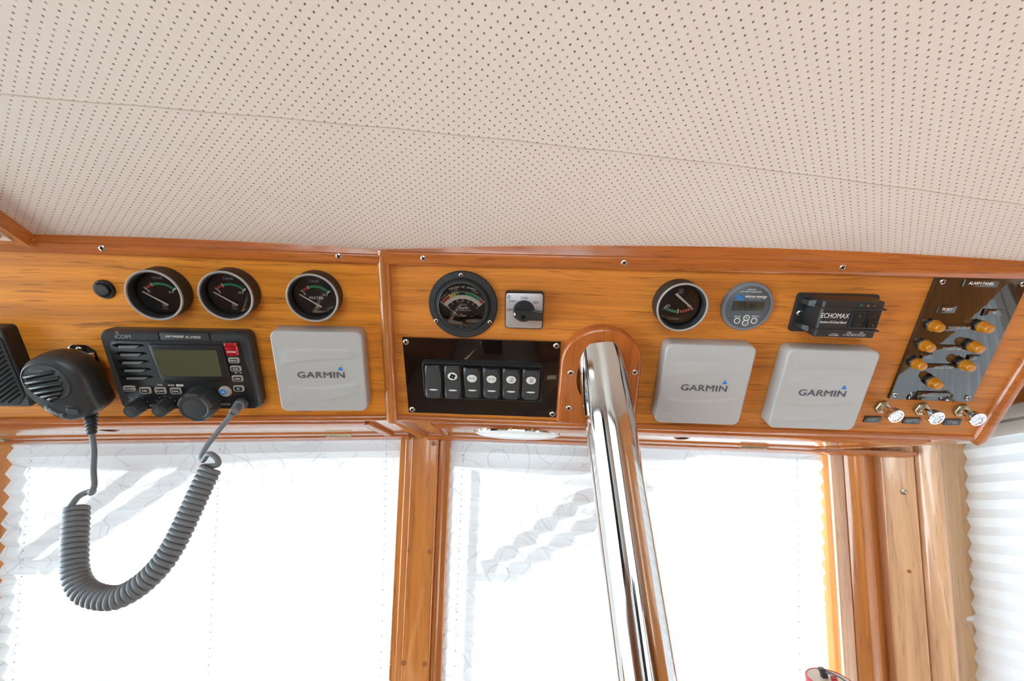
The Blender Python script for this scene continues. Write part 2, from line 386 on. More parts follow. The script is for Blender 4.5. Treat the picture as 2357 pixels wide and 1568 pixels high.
class Thing:
    """an Empty on a joinery face; parts take absolute face coordinates in mm"""
    def __init__(s, name, fr, a, b, label, cat, group=None, h=0):
        s.off = (a, b, h)
        s.o = bpy.data.objects.new(name, None); COL.objects.link(s.o); s.o.empty_display_size = 0.02
        s.o.matrix_world = FR[fr] @ Matrix.Translation((a / 1000, b / 1000, h / 1000))
        s.o['label'] = label; s.o['category'] = cat
        if group: s.o['group'] = group
    def part(s, name, mb, mat, parent=None, label=None, smooth=True, kind=None, angle=38):
        o = obj(name, mb, M[mat] if isinstance(mat, str) else mat, s.o if parent is None else parent, None, None, smooth, s.off, angle)
        if parent is not None: pass
        if label: o['label'] = label
        if kind: o['kind'] = kind
        return o
    def text(s, body, x, y, h, size, mat, parent=None, shear=0.0, bold=0.0, align='CENTER', rot=0.0, sx=1.0, name='lettering', spacing=1.0):
        me = textmesh(body, size, shear, bold, align, rot, sx, spacing, x - s.off[0], y - s.off[1], h - s.off[2])
        return link(name, me, M[mat], s.o if parent is None else parent)
def textmesh(body, size, shear, bold, align, rot, sx, spacing, x, y, h):
    cu = bpy.data.curves.new('t', 'FONT'); cu.body = body; cu.size = size * 1.37 / 1000; cu.shear = shear
    cu.align_x = align; cu.align_y = 'CENTER'; cu.resolution_u = 3; cu.space_character = spacing; cu.extrude = 0.00004; cu.fill_mode = 'BOTH'
    to = bpy.data.objects.new('t', cu); COL.objects.link(to)
    dg = bpy.context.evaluated_depsgraph_get(); dg.update()
    me = bpy.data.meshes.new_from_object(to.evaluated_get(dg))
    bpy.data.objects.remove(to); bpy.data.curves.remove(cu)
    if bold:
        import bmesh
        bm = bmesh.new()
        for dx, dy in ((-bold, 0), (bold, 0), (0, bold), (0, -bold)):
            m2 = me.copy(); m2.transform(Matrix.Translation((dx * .8 / 1000, dy * .8 / 1000, dx * 2e-6))); bm.from_mesh(m2); bpy.data.meshes.remove(m2)
        bm.to_mesh(me); bm.free()
    me.transform(Matrix.Translation((x / 1000, y / 1000, (h + .05) / 1000)) @ Matrix.Rotation(rot, 4, 'Z') @ Matrix.Diagonal((sx, 1, 1, 1)))
    return me
def tag(o, label, cat, group=None):
    o['label'] = label; o['category'] = cat
    if group: o['group'] = group
    return o
_cross = {}
def screw_mb(r=3.6, z=0.0, cx=0, cy=0, dome=1.3):
    return MB().lathe(cx, cy, [(r, z), (r, z + .3), (r * .85, z + dome * .7), (r * .5, z + dome), (.01, z + dome + .1)], 20)
def cross_mb(r, z, cx=0, cy=0, rot=0.3, slot=False):
    mb = MB()
    for k in range(1 if slot else 2):
        c, s_ = math.cos(rot + k * PI / 2), math.sin(rot + k * PI / 2); L_ = r * (.95 if slot else .62); w_ = r * .15
        mb.add([(cx + x * c - y * s_, cy + x * s_ + y * c, z) for x, y in ((-L_, -w_), (L_, -w_), (L_, w_), (-L_, w_))] + [(cx + x * c - y * s_, cy + x * s_ + y * c, z + .25) for x, y in ((-L_, -w_), (L_, -w_), (L_, w_), (-L_, w_))],
               [(4, 5, 6, 7), (0, 1, 5, 4), (1, 2, 6, 5), (2, 3, 7, 6), (3, 0, 4, 7)])
    return mb
def add_screws(T, pts, z, r=3.6, parent=None, slot=False):
    for (x, y) in pts:
        s_ = T.part('screw', screw_mb(r, z, x, y), 'screw', parent)
        if parent is None or True:
            T.part('recess', cross_mb(r, z + 1.15, x, y, random.uniform(0, 1.5), slot), 'slot', s_ if parent is None else parent)

# ================================================================== THE SETTING
def zc(x): return 1.9204 + 0.0119 * x - 0.0587 * x * x
# ceiling: gently crowned liner
mb = MB(); NX, NY = 40, 12
for j in range(NY + 1):
    for i in range(NX + 1):
        x = -1.25 + 2.3 * i / NX; y = -1.9 + 2.76 * j / NY
        mb.v.append((x * 1000, y * 1000, zc(x) * 1000))
for j in range(NY):
    for i in range(NX):
        a = j * (NX + 1) + i; mb.f.append((a, a + 1, a + NX + 2, a + NX + 1))
k0 = len(mb.v)
ceiling = obj('ceiling', mb, M['liner'], kind='structure')
# stitched seam crossing the liner
mb = MB(); pts = []
for i in range(61):
    x = -0.95 + 1.95 * i / 60; y = 0.2715 + 0.107 * (x + 0.02) + (0.03 * (x + .2) ** 2 if x < -.2 else 0) * -1 + (0.0006 * math.sin(i * 2.1))
    pts.append((x * 1000, y * 1000, zc(x) * 1000 - .25))
mb.tube(pts, 0.42, 5)
obj('seam', mb, M['seam'], ceiling)

def structure(name, mb, mat, **k): return obj(name, mb, mat, kind='structure', **k)
# sole, deck outside
structure('floor', MB().box(-1250, 1050, -1900, 1300, -30, 0), M['floorwood'])
structure('ground', MB().box(-9000, 9000, -9000, 14000, -700, -660), M['deck'])

# front wall below the windscreen
structure('wall_top', MB().box(-1290, 862, 812, 850, 1776, 1960), M['darkwood'])
structure('wall_front', MB().add([(-1250, 1060, 0), (1000, 1060, 0), (1000, 1060, 980), (-1250, 1060, 980), (-1250, 1110, 0), (1000, 1110, 0), (1000, 1110, 980), (-1250, 1110, 980)],
          [(0, 1, 2, 3), (7, 6, 5, 4), (3, 2, 6, 7), (0, 4, 5, 1), (0, 3, 7, 4), (1, 5, 6, 2)]), M['darkwood'])
# left wall with opening
def wall_with_opening(name, axis, pos, a0, a1, z0, z1, oa0, oa1, oz0, oz1, th, mat):
    mb = MB()
    for (p0, p1, q0, q1) in ((a0, a1, z0, oz0), (a0, a1, oz1, z1), (a0, oa0, oz0, oz1), (oa1, a1, oz0, oz1)):
        if p1 - p0 < 1 or q1 - q0 < 1: continue
        if axis == 'x': mb.box(pos, pos + th, p0, p1, q0, q1)
        else: mb.box(p0, p1, pos, pos + th, q0, q1)
    return structure(name, mb, mat)
wall_with_opening('wall_left', 'x', -1290, -1900, 1060, 0, 1860, -1800, 980, 600, 1790, 40, M['darkwood'])
wl = bpy.data.objects['wall_left']
obj('pane', MB().box(-1272, -1268, -1800, 980, 600, 1790), M['pane'], wl)
wall_with_opening('wall_right', 'x', 822, -1900, 1060, 0, 1905, 330, 1040, 800, 1790, 40, M['post'])
wr = bpy.data.objects['wall_right']
obj('pane', MB().box(840, 844, 330, 1040, 800, 1790), M['pane'], wr)
wall_with_opening('wall_back', 'y', -1940, -1290, 862, 0, 1930, -1230, 800, 60, 1860, 40, M['darkwood'])
wb = bpy.data.objects['wall_back']
obj('pane', MB().box(-1230, 800, -1922, -1918, 60, 1860), M['pane'], wb)
for x in (-560, -40, 400):
    obj('window_bar', MB().box(x - 25, x + 25, -1945, -1898, 60, 1860), M['darkwood'], wb)

# saloon behind the helm: bulkhead posts, lockers and a helm seat (seen in the polished pole and black panels)
sal = bpy.data.objects.new('saloon_joinery', None); COL.objects.link(sal); sal.matrix_world = Matrix.Translation((0, -1.2, 0))
sal['label'] = 'teak lockers and bulkhead posts of the saloon behind the camera'; sal['category'] = 'joinery'
for k, (x0, x1, y0, y1, z0, z1, mm_) in enumerate(((-1240, -760, -1500, -200, 0, 950, 'darkwood'), (480, 815, -1500, -500, 0, 980, 'darkwood'), (-640, -540, -1320, -1260, 0, 1880, 'darkwood'), (300, 420, -1320, -1260, 0, 1890, 'darkwood'), (-1240, -640, -1310, -1270, 950, 1880, 'laminate_sheen'), (420, 815, -1310, -1270, 980, 1890, 'laminate_sheen'), (-300, -40, -1000, -700, 0, 1150, 'blacksoft'), (60, 110, -1860, -1820, 0, 1890, 'darkwood'))):
    obj(('locker', 'locker', 'post', 'post', 'bulkhead', 'bulkhead', 'seat_back', 'post')[k], MB().box(x0, x1, y0, y1, z0, z1, 8), M[mm_], sal, off=(0, -1200, 0))
# ------------------------------------------------------------------ helper to make a board between world plan points along the raked windscreen direction
def raked(name, plan, mat, parent=None, z0=1.79, z1=1.30, **k):
    """plan: world (x,y) at z=1.73; extruded up and down along the windscreen rake"""
    c = Vector((sum(p[0] for p in plan) / len(plan), sum(p[1] for p in plan) / len(plan), 1.73))
    X = Vector((1, 0, 0)); X = (X - RAKE * X.dot(RAKE)).normalized(); Y = -RAKE; Z = X.cross(Y).normalized()
    F = frame(c, X, Y, Z); Fi = F.inverted()
    rings = []
    for z in (z1, z0):
        rr_ = []
        for (x, y) in plan:
            p = Vector((x, y, 1.73)); p = p + RAKE * ((z - 1.73) / RAKE.z)
            q = Fi @ p; rr_.append((q.x * 1000, q.y * 1000, q.z * 1000))
        rings.append(rr_)
    mb = MB().loft(rings)
    return obj(name, mb, mat, parent, None, F, **k)
def rounded_plan(pts, r=0.004, n=4):
    out = []
    N_ = len(pts)
    for i in range(N_):
        p0, p1, p2 = Vector(pts[i - 1]), Vector(pts[i]), Vector(pts[(i + 1) % N_])
        a = p1 + (p0 - p1).normalized() * min(r, (p0 - p1).length * .45); b_ = p1 + (p2 - p1).normalized() * min(r, (p2 - p1).length * .45)
        for k in range(n + 1):
            t_ = k / n; q = a * (1 - t_) ** 2 + p1 * 2 * t_ * (1 - t_) + b_ * t_ * t_
            out.append((q.x, q.y))
    return out

# ------------------------------------------------------------------ windscreen: two raked lights with pleated blinds
def window(num, s, x0, x1, ytop, ybot):
    """frame local: x along, y up (0 = head), z to the room"""
    root = bpy.data.objects.new('window_%d' % num, None); COL.objects.link(root); root.matrix_world = FR['w' + s]; root['kind'] = 'structure'
    obj('pane', MB().box(x0 - 10, x1 + 10, ybot, ytop, -62, -58), M['pane'], root)
    fm = MB()
    fm.box(x0 - 30, x1 + 30, ybot - 25, ybot, -75, -20).box(x0 - 30, x1 + 30, ytop, ytop + 25, -75, -20)
    obj('frame', fm, M['outer'], root)
    return root
win1 = window(1, 'l', -702, -36, 60, -760)
win2 = window(2, 'r', 36, 735, 60, -760)

def pleated(name, mw, x0, x1, y0, y1, pitch, amp, label, mat, strings, phase=0, wob=None, group=None):
    root = bpy.data.objects.new(name, None); COL.objects.link(root); root.matrix_world = mw
    tag(root, label, 'blind', group)
    mb = MB(); rows = int((y0 - y1) / pitch); NXs = 7
    for j in range(rows + 1):
        z = amp * (0.5 if (j + phase) % 2 else -0.5)
        for i in range(NXs + 1):
            wv = random.uniform(-.5, .5) + (0.9 * math.sin(i * 1.3 + j * .21))
            mb.v.append((x0 + (x1 - x0) * i / NXs, y0 - pitch * j + wv * .35, z + wv * .3))
    for j in range(rows):
        for i in range(NXs):
            a = j * (NXs + 1) + i; mb.f.append((a, a + 1, a + NXs + 2, a + NXs + 1))
    obj('fabric', mb, mat, root, smooth=False)
    for xs in strings:
        st = MB(); st.tube([(xs, y0, amp * .2), (xs - 2, (y0 + y1) / 2, amp * .2), (xs - 1, y1, amp * .2)], 0.16, 5)
        obj('lift_string', st, M['lensgrey'], root)
        hb = MB()
        for j in range(rows):
            y = y0 - pitch * (j + .5); sgn = 1 if (j + phase) % 2 else -1
            # small eyelet hole lying on the facet
            dz = amp / pitch * sgn
            for (dx, dy) in ((0, 0),):
                q = [(xs + .75 * math.cos(a), y + 1.1 * math.sin(a)) for a in [k * PI / 4 for k in range(8)]]
                hb.add([(x, yy, (yy - y) * dz * -1 * (1) + 0.5) for x, yy in q], [tuple(range(8))])
        obj('eyelet', hb, M['slot'], root, kind='stuff')
    return root
BL = pleated('pleated_blind', FR['wl'] @ Matrix.Translation((0, 0, -.020)), -688, -44, 42, -700, 13.55, 11, 'white pleated blind behind the coiled cord, left of the centre mullion', M['fabric'], (-655, -358, -69), 0)
BR = pleated('pleated_blind', FR['wr'] @ Matrix.Translation((0, 0, -.020)), 43, 731, 42, -700, 13.55, 11, 'white pleated blind behind the steel pole, right of the centre mullion', M['fabric'], (71.5, 687), 0)
# side blind (right wall), local x towards the stern, y up
sd = Vector((0.0, math.sin(math.radians(15.5)), -math.cos(math.radians(15.5))))
Fside = frame(Vector((0.795, 0.768, 1.752)), Vector((0, -1, 0)), Vector((0, 0, 1)), Vector((-1, 0, 0)))
def side_blind():
    root = bpy.data.objects.new('pleated_blind', None); COL.objects.link(root); root.matrix_world = Fside
    tag(root, 'cool white pleated blind on the right side window beyond the corner posts', 'blind')
    mb = MB(); p = 13.55; rows = 58
    for j in range(rows + 1):
        z = 4.2 if j % 2 else -4.2; y = 30 - p * j
        xl = y * math.tan(math.radians(15.5)) + 4
        for i in range(10):
            mb.v.append((xl + (441 - xl) * (i / 9.0), y, z))
    for j in range(rows):
        for i in range(9):
            a = j * 10 + i; mb.f.append((a, a + 1, a + 11, a + 10))
    obj('fabric', mb, M['fabricside'], root, smooth=False)
    return root
side_blind()
# head rails over the side blind
hr = MB().box(-40, 441, 25.5, 46, -12, 14, 3); hr2 = MB().box(-100, 441, 4, 23, -14, 10, 3)
r = bpy.data.objects.new('trim_6', None); COL.objects.link(r); r.matrix_world = Fside; r['kind'] = 'structure'
obj('upper_rail', hr, M['beige'], r); obj('lower_rail', hr2, M['beige'], r)

# centre mullion
mul = bpy.data.objects.new('trim_3', None); COL.objects.link(mul); mul.matrix_world = FR['wr']; mul['kind'] = 'structure'
def cz(prof, y0=40, y1=-760):      # prism in window frame: profile in (x,z)
    return MB().loft([[(x, y1, z) for x, z in prof], [(x, y0, z) for x, z in prof]])
def rp(pts, r=2.0): return rounded_plan(pts, r, 4)
obj('mullion_board', cz(rp([(-21, -30), (28.5, -30), (28.5, 4), (-21, 4)], 3)), M['post'], mul)
obj('casing', cz(rp([(-45, -40), (-21, -40), (-21, -3), (-33, -3), (-33.5, -5), (-45, -5)], 2)), M['post'], mul)
obj('casing', cz(rp([(28.5, -40), (48, -40), (48, -12), (38, -10), (37, -6), (28.5, -6)], 2)), M['post'], mul)
for (x, y) in ((-14.5, -9), (20.5, -9), (-15, -202), (21.5, -202), (-17, -396), (21, -396)):
    obj('wooden_plug', MB().lathe(x, y, [(4.8, 3), (4.8, 4.25), (4.3, 4.4)], 18), M['plugwood'], mul)

# left casing board at far left of the left window
lc = bpy.data.objects.new('trim_4', None); COL.objects.link(lc); lc.matrix_world = FR['wl']; lc['kind'] = 'structure'
obj('casing_board', MB().loft([[(x, y1, z) for x, z in [(-980, -45), (-676, -45), (-676, -36), (-980, -36)]] for y1 in (-760, 40)]), M['post'], lc)
q = MB().lathe(-700, -26, [(4.4, -36), (4.4, -34.5), (3, -33.6), (.1, -33.4)], 18)
s_ = obj('screw', q, M['brassy'], lc)

# right corner posts (plan points in world metres at z=1.73)
cp = bpy.data.objects.new('trim_5', None); COL.objects.link(cp); cp['kind'] = 'structure'; cp.matrix_world = Matrix.Translation((.65, .78, 1.5))
raked('light_strip', rounded_plan([(.583, .845), (.583, .825), (.62, .823), (.62, .845)], .002), M['sheenpost'], cp)
raked('flat_casing', rounded_plan([(.579, .784), (.577, .7745), (.5998, .7745), (.6005, .79)], .002), M['sheenpost'], cp)
a = []
for k in range(11):
    t_ = math.radians(180 + 18 * k); a.append((.622 + .0245 * math.cos(t_), .790 + .030 * math.sin(t_)))
raked('round_moulding', a + [(.6465, .83), (.5975, .83)], M['post'], cp)
raked('backing_board', [(.64, .785), (.700, .785), (.700, .83), (.64, .83)], M['post'], cp)
raked('corner_board', rounded_plan([(.6615, .786), (.6625, .768), (.7015, .746), (.7085, .755), (.70, .79)], .003), M['sheenpost'], cp)
raked('corner_board', rounded_plan([(.7050, .752), (.7060, .742), (.7195, .7225), (.7265, .7225), (.7365, .734), (.745, .79)], .003), M['sheenpost'], cp)
raked('pale_reveal', [(.7355, .738), (.803, .752), (.803, .700), (.835, .700), (.835, .82), (.735, .80)], M['palewood'], cp)
# furniture on the wide corner board: a recessed screw cup and two filled holes
def on_raked(px_dir, name, prof, mat, label=None):
    pass
Xc = Vector((.7015 - .6625, .746 - .768, 0)).normalized(); Yc = (-RAKE); Xc = (Xc - Yc * Xc.dot(Yc)).normalized(); Zc = Xc.cross(Yc)
Zc = Zc if Zc.y < 0 else -Zc
def corner_pt(t_, z):
    p = Vector((.6625 + (.7015 - .6625) * t_, .768 + (.746 - .768) * t_, 1.73)); return p + RAKE * ((z - 1.73) / RAKE.z)
p = corner_pt(.62, 1.672)
Fc = frame(p, Xc, Yc, Zc)
scw = obj('screw_cup', MB().ring(0, 0, [(2.3, -.2), (2.3, .6), (3.2, 1.2), (4.6, .9), (5.2, -.2)], 28), M['brassy'], cp, mw=Fc)
obj('screw', screw_mb(2.4, -.3, 0, 0, .9), M['screw'], cp, mw=Fc)
obj('wooden_plug', MB().lathe(0, 0, [(3.2, -.3), (3.2, .15), (2.9, .2)], 16), M['plugwood'], cp, mw=frame(corner_pt(.60, 1.545), Xc, Yc, Zc))
# white rod end with its string near the side blind
Fk = frame(Vector((.782, .835, 1.476)), Vector((0, -1, 0)), Vector((0, 0, 1)), Vector((-1, 0, 0)))
kn = bpy.data.objects.new('cord_cleat', None); COL.objects.link(kn); kn.matrix_world = Fk
tag(kn, 'small white round cord cleat between the corner post and the side blind', 'cleat')
obj('body', MB().lathe(0, 0, [(5.5, -14), (5.5, 2), (4.5, 4), (.1, 4.4)], 20), M['lens'], kn)
obj('centre_pin', MB().lathe(0, 0, [(1.4, 4), (1.4, 4.9), (.1, 5)], 12), M['blue'], kn)
obj('cord_end', MB().tube([(0, -3, 3), (6, -14, 4), (9, -22, 4)], .8, 6), M['lensgrey'], kn)

# ================================================================== OVERHEAD CONSOLE
con = bpy.data.objects.new('overhead_console', None); COL.objects.link(con); con.matrix_world = Matrix.Translation(O)
tag(con, 'varnished teak overhead console sloping below the ceiling, holding all instruments', 'console')
def cpart(name, mb, mat, fr, **k):
    o = obj(name, mb, M[mat], con, None, FR[fr], **k)
    return o
o = cpart('fascia_panel', MB().prism([(-600, -117), (1, -117), (1, 112), (-600, 112)], -12, 0), 'panelleft', 'l')
o = cpart('fascia_panel', MB().prism([(-5, -117), (808, -117), (832, 112), (5, 112)], -12, 0), 'panel', 'r')
# bottom bullnose of each section
def bull(x0, x1):
    prof = [(-115.2, -8), (-115.2, 1), (-116.5, 3.2), (-119, 4.2), (-122, 3.8), (-124.6, 2.0), (-126.3, -1.5), (-127.5, -6), (-131, -12), (-133.5, -15.5), (-133.5, -21), (-115, -21)]
    return MB().loft([[(x, b, h) for b, h in prof] for x in (x0, x1)])
cpart('bullnose_trim', bull(-600, -2), 'trim', 'l')
cpart('bullnose_trim', bull(2, 812), 'trim', 'r')
# corner bead where the two sections meet, running on below
cpart('corner_bead', MB().tube([(4.6, 121, 0), (4.2, 112, 0.5), (-6.2, -119, .5), (-7, -123, -1)], [7.6, 8.6, 8.6, 8.2], 22), 'post', 'r')
cpart('corner_bead', MB().tube([(-6.5, 0, 2.0), (-4, -16, 1.0), (6, -139, 1.0), (6, -141, 0)], [8.2, 8.2, 8.0, 6], 22), 'post', 'ur')
# end bead
cpart('end_bead', MB().tube([(809.5, -126, -3), (812.5, -119, -1), (838, 112, -1)], [9.5, 10, 10], 22), 'trim', 'r')
# underside boards
cpart('underside_board', MB().prism([(-640, -2), (-2, -2), (8, -182), (-640, -182)], -14, -1), 'under', 'ul')
cpart('underside_board', MB().prism([(-6, -6), (822, -10), (834, -36), (694, -148), (694, -182), (6, -182)], -14, -1), 'under', 'ur')
cpart('end_block', MB().prism([(806, 0), (824, -8), (838, -39), (700, -146), (690, -120), (780, -40)], -8, 1), 'under', 'ur')
# raised hatch frames
def strip(x0, x1, y0, y1, z=5.5, z0=-1):
    n = 6; prof = []
    for k in range(n + 1):
        t_ = PI * k / n; prof.append(((y0 + y1) / 2 + (y1 - y0) / 2 * math.cos(t_), z0 + 1.5 + (z - 1.5 - z0) * math.sin(t_) ** .6))
    prof = [(y1, z0)] + prof + [(y0, z0)]
    return MB().loft([[(x, y, zz) for y, zz in prof] for x in (x0, x1)])
def diag(p, q, w_, z=5.5):
    d = Vector((q[0] - p[0], q[1] - p[1])).normalized(); nrm = Vector((-d.y, d.x)) * w_ / 2; rings = []
    for e in (p, q):
        rings.append([(e[0] + nrm.x * c, e[1] + nrm.y * c, zz) for c, zz in ((-1, -1), (-1, 2), (-.7, z - 1), (0, z), (.7, z - 1), (1, 2), (1, -1))])
    return MB().loft(rings)
cpart('hatch_frame', strip(-640, -44, -57, -26), 'trim', 'ul')
cpart('hatch_frame', strip(-640, -24, -139, -118, 4), 'trim', 'ul')
cpart('hatch_frame', diag((-46, -34), (-26, -136), 17), 'trim', 'ul')
cpart('hatch_frame', strip(46, 770, -60, -29), 'trim', 'ur')
cpart('hatch_frame', strip(46, 665, -138, -115, 4), 'trim', 'ur')
cpart('hatch_frame', diag((50, -34), (50, -136), 14), 'trim', 'ur')
cpart('hatch_frame', diag((766, -50), (668, -130), 12, 3), 'trim', 'ur')
cpart('hatch_panel', MB().box(-640, -36, -119, -55, -1, 1.0), 'under', 'ul')
cpart('hatch_panel', MB().prism([(56, -116), (660, -116), (745, -58), (56, -58)], -1, 1.0), 'under', 'ur')
# head strip behind the underside
cpart('head_strip', strip(-640, 8, -181, -143, 6), 'trim', 'ul')
cpart('head_strip', strip(12, 850, -181, -143, 6), 'trim', 'ur')
# hinges, finger holes
def hinge(fr, x, y, w_=42):
    hp = cpart('hinge', MB().box(x - w_ / 2, x + w_ / 2, y - 8, y + 7, 2.5, 4.4), 'brassy', fr)
    for k in range(5):
        obj('knuckle', MB().tube([(x - w_ / 2 + k * w_ / 5 + .4, y, 5), (x - w_ / 2 + (k + 1) * w_ / 5 - .4, y, 5)], 1.9, 10), M['brassy'], hp)
    hp.name = 'hinge'
hinge('ul', -106, -128); hinge('ur', 571, -127); hinge('ul', -622, -128)
for fr, x, y in (('ul', -420, -72), ('ur', 436, -80)):
    cpart('finger_hole', MB().ring(x, y, [(10, .6), (10, 1.9), (12, 2.1), (12.6, .9)], 30), 'trim', fr)
    cpart('finger_hole', MB().lathe(x, y, [(10.1, .9), (10.1, 1.12)], 26), 'slot', fr)

# crown trim between console and ceiling, in two lengths (structure) with its screws
def crown(name, fr, x0, x1, skew0=0, skew1=0, rb=118.5):
    prof = [(103.5, -1), (103.8, 5.5), (104.8, 7.3), (106.5, 8.2), (rb, 8.6), (rb + 1.0, 8.3), (rb + 1.5, 7.4), (rb + 2.0, 4.2), (rb + 6, 3.2), (rb + 12, 2.2), (140, 1), (140, -12), (103.5, -12)]
    return obj(name, MB().loft([[(x0 + skew0 * (b - 104), b, h) for b, h in prof], [(x1 + skew1 * (b - 104), b, h) for b, h in prof]]), M['trim'], None, 'structure', FR[fr])
t1 = crown('trim_1', 'l', -640, -1.5, 0, -0.02, 114.5)
t2 = crown('trim_2', 'r', 2.2, 870, 0.05, 0)
for tr, pts in ((t1, [(-311, 112), (-52.5, 113)]), (t2, [(56, 113.5), (299.7, 113.5), (555.2, 113.5)])):
    for (x, y) in pts:
        s_ = obj('screw', screw_mb(3.5, 8.3, x, y, 1.1), M['screw'], tr)
        c_ = obj('recess', cross_mb(3.5, 9.3, x, y, .5), M['slot'], s_)

# corner of the overhead locker at the far left
lk = bpy.data.objects.new('overhead_locker', None); COL.objects.link(lk); lk.matrix_world = Matrix.Translation((-.60, .25, 1.89))
tag(lk, 'corner of a teak locker, underside sheen painted white, hanging at the far left of the ceiling', 'locker')
A_ = [(-484, 60), (-530, 350), (-539, 399), (-536, 404), (-760, 392), (-760, 60)]
mb = MB().loft([[(x, y, 1882) for x, y in A_], [(x, y, 1915) for x, y in A_]])
obj('edge_board', MB().loft([[(x + 0, y, 1882.5) for x, y in A_], [(x - 1, y, 1914) for x, y in A_]]), M['post'], lk, off=(-600, 250, 1890))
obj('sheen_panel', MB().prism([(-491, 62), (-536, 345), (-545.5, 388), (-758, 378), (-758, 62)], 1880.8, 1882.6), M['laminate_sheen'], lk, off=(-600, 250, 1890))  # wooden underside; its bright gloss reflection is painted as a white sheet
obj('button_catch', MB().lathe(-549, 376, [(4.2, 1881), (4.2, 1878.5), (3, 1877.2), (.1, 1876.9)], 20), M['screw'], lk, off=(-600, 250, 1890))

# ================================================================== INSTRUMENTS
def ringsector(mb, cx, cy, r0, r1, a0, a1, z, n=10):
    """flat band from angle a0 to a1 (degrees)"""
    p = [(cx + r1 * math.cos(math.radians(a0 + (a1 - a0) * k / n)), cy + r1 * math.sin(math.radians(a0 + (a1 - a0) * k / n)), z) for k in range(n + 1)]
    q = [(cx + r0 * math.cos(math.radians(a0 + (a1 - a0) * k / n)), cy + r0 * math.sin(math.radians(a0 + (a1 - a0) * k / n)), z) for k in range(n + 1)]
    vs = p + q; fs = [(k, k + 1, n + 2 + k, n + 1 + k) for k in range(n)]
    return mb.add(vs, fs)
def bar2(mb, x0, y0, x1, y1, w0, w1, z, t_=0.35):
    d = Vector((x1 - x0, y1 - y0)).normalized(); nrm = Vector((-d.y, d.x))
    b_ = [(x0 - nrm.x * w0 / 2, y0 - nrm.y * w0 / 2), (x1 - nrm.x * w1 / 2, y1 - nrm.y * w1 / 2), (x1 + nrm.x * w1 / 2, y1 + nrm.y * w1 / 2), (x0 + nrm.x * w0 / 2, y0 + nrm.y * w0 / 2)]
    return mb.loft([[(x, y, z) for x, y in b_], [(x, y, z + t_) for x, y in b_]])

def tank_gauge(s, cx, cy, label, water=False):
    T = Thing('tank_gauge', s, cx, cy, label, 'gauge', None)
    R = 30.3
    hs = MB().ring(cx, cy, [(R - .6, 0), (R, 1), (R, 19.5), (R - .4, 21.6), (R - 3.2, 21.6), (R - 4.2, 14), (R - 4.6, 8), (R - 4.6, 0)], 64)
    T.part('housing', hs, 'blacksoft')
    T.part('grey_rim', MB().ring(cx, cy, [(R + .1, 20.6), (R + .1, 22.4), (R - .9, 23), (R - 2.0, 22.4), (R - 2.2, 20.6)], 64), 'rim')
    d = T.part('dial', MB().lathe(cx, cy, [(25.6, 3), (25.6, 10)], 48), 'dial')
    z = 10.15
    wb_ = MB(); ringsector(wb_, cx, cy, 15.6, 110.1, 40, 140, z)
    rb = MB(); gb = MB(); lb = MB()
    # scale centre lies low on the dial
    sx, sy, r0, r1 = cx + 0.2, cy - 9.2, 19.3, 22.2
    ringsector(rb, sx, sy, r0, r1, 113, 135, z); ringsector(gb, sx, sy, r0, r1, 44, 110, z)
    bar2(lb, sx + 18.6 * math.cos(math.radians(112)), sy + 18.6 * math.sin(math.radians(112)), sx + 23.2 * math.cos(math.radians(112)), sy + 23.2 * math.sin(math.radians(112)), .9, .9, z)
    bar2(lb, sx + 18.6 * math.cos(math.radians(137)), sy + 18.6 * math.sin(math.radians(137)), sx + 23.2 * math.cos(math.radians(137)), sy + 23.2 * math.sin(math.radians(137)), .8, .8, z)
    bar2(lb, sx + 18.8 * math.cos(math.radians(42)), sy + 18.8 * math.sin(math.radians(42)), sx + 23.4 * math.cos(math.radians(42)), sy + 23.4 * math.sin(math.radians(42)), 1.8, 1.8, z)
    T.part('red_band', rb, 'red', d, smooth=False); T.part('green_band', gb, 'green', d, smooth=False); T.part('scale_mark', lb, 'white', d, smooth=False)
    T.text('TANK', cx, cy + 18.2, 10.1, 3.3, 'greyprint', d); T.text('R', cx - 12.3, cy + 1.5, 10.1, 3.6, 'white', d); T.text('4/4', cx + 11.4, cy + 1.2, 10.1, 3.4, 'white', d)
    if water: T.text('WATER', cx + .5, cy - 3.2, 10.1, 3.7, 'white', d, bold=.08)
    T.text('VDO', cx + 1.0, cy - 19.6, 10.1, 2.2, 'greyprint', d)
    em = MB()
    for k in range(4):
        pts = [(cx + 1 + 2.9 * math.cos(PI / 4 + k * PI / 2), cy - 15 + 2.9 * math.sin(PI / 4 + k * PI / 2)), (cx + 1 + 2.9 * math.cos(PI / 4 + (k + 1) * PI / 2), cy - 15 + 2.9 * math.sin(PI / 4 + (k + 1) * PI / 2))]
        bar2(em, *pts[0], *pts[1], .4, .4, 10.1, .1)
    ringsector(em, cx + 1, cy - 15, .7, 1.5, 0, 359, 10.2, 14)
    T.part('emblem', em, 'greyprint', d, smooth=False)
    T.part('needle', bar2(MB(), cx + 6.5, cy - 14.2, cx - 18.2, cy + 2.0, 2.1, 1.0, 12, .6), 'cream')
    T.part('glass', MB().lathe(cx, cy, [(25.6, 15.2), (20, 16.2), (10, 16.8), (.1, 17)], 48, caps=False), 'dialglass')
    return T
tank_gauge('l', -260.2, 61.2, 'round black tank gauge beside the small rocker button, leftmost of the gauges')
tank_gauge('l', -182.1, 62.9, 'round black tank gauge, second from the left above the radio')
tank_gauge('l', -84.1, 63.0, 'round black gauge marked WATER above the left pale grey cover', True)

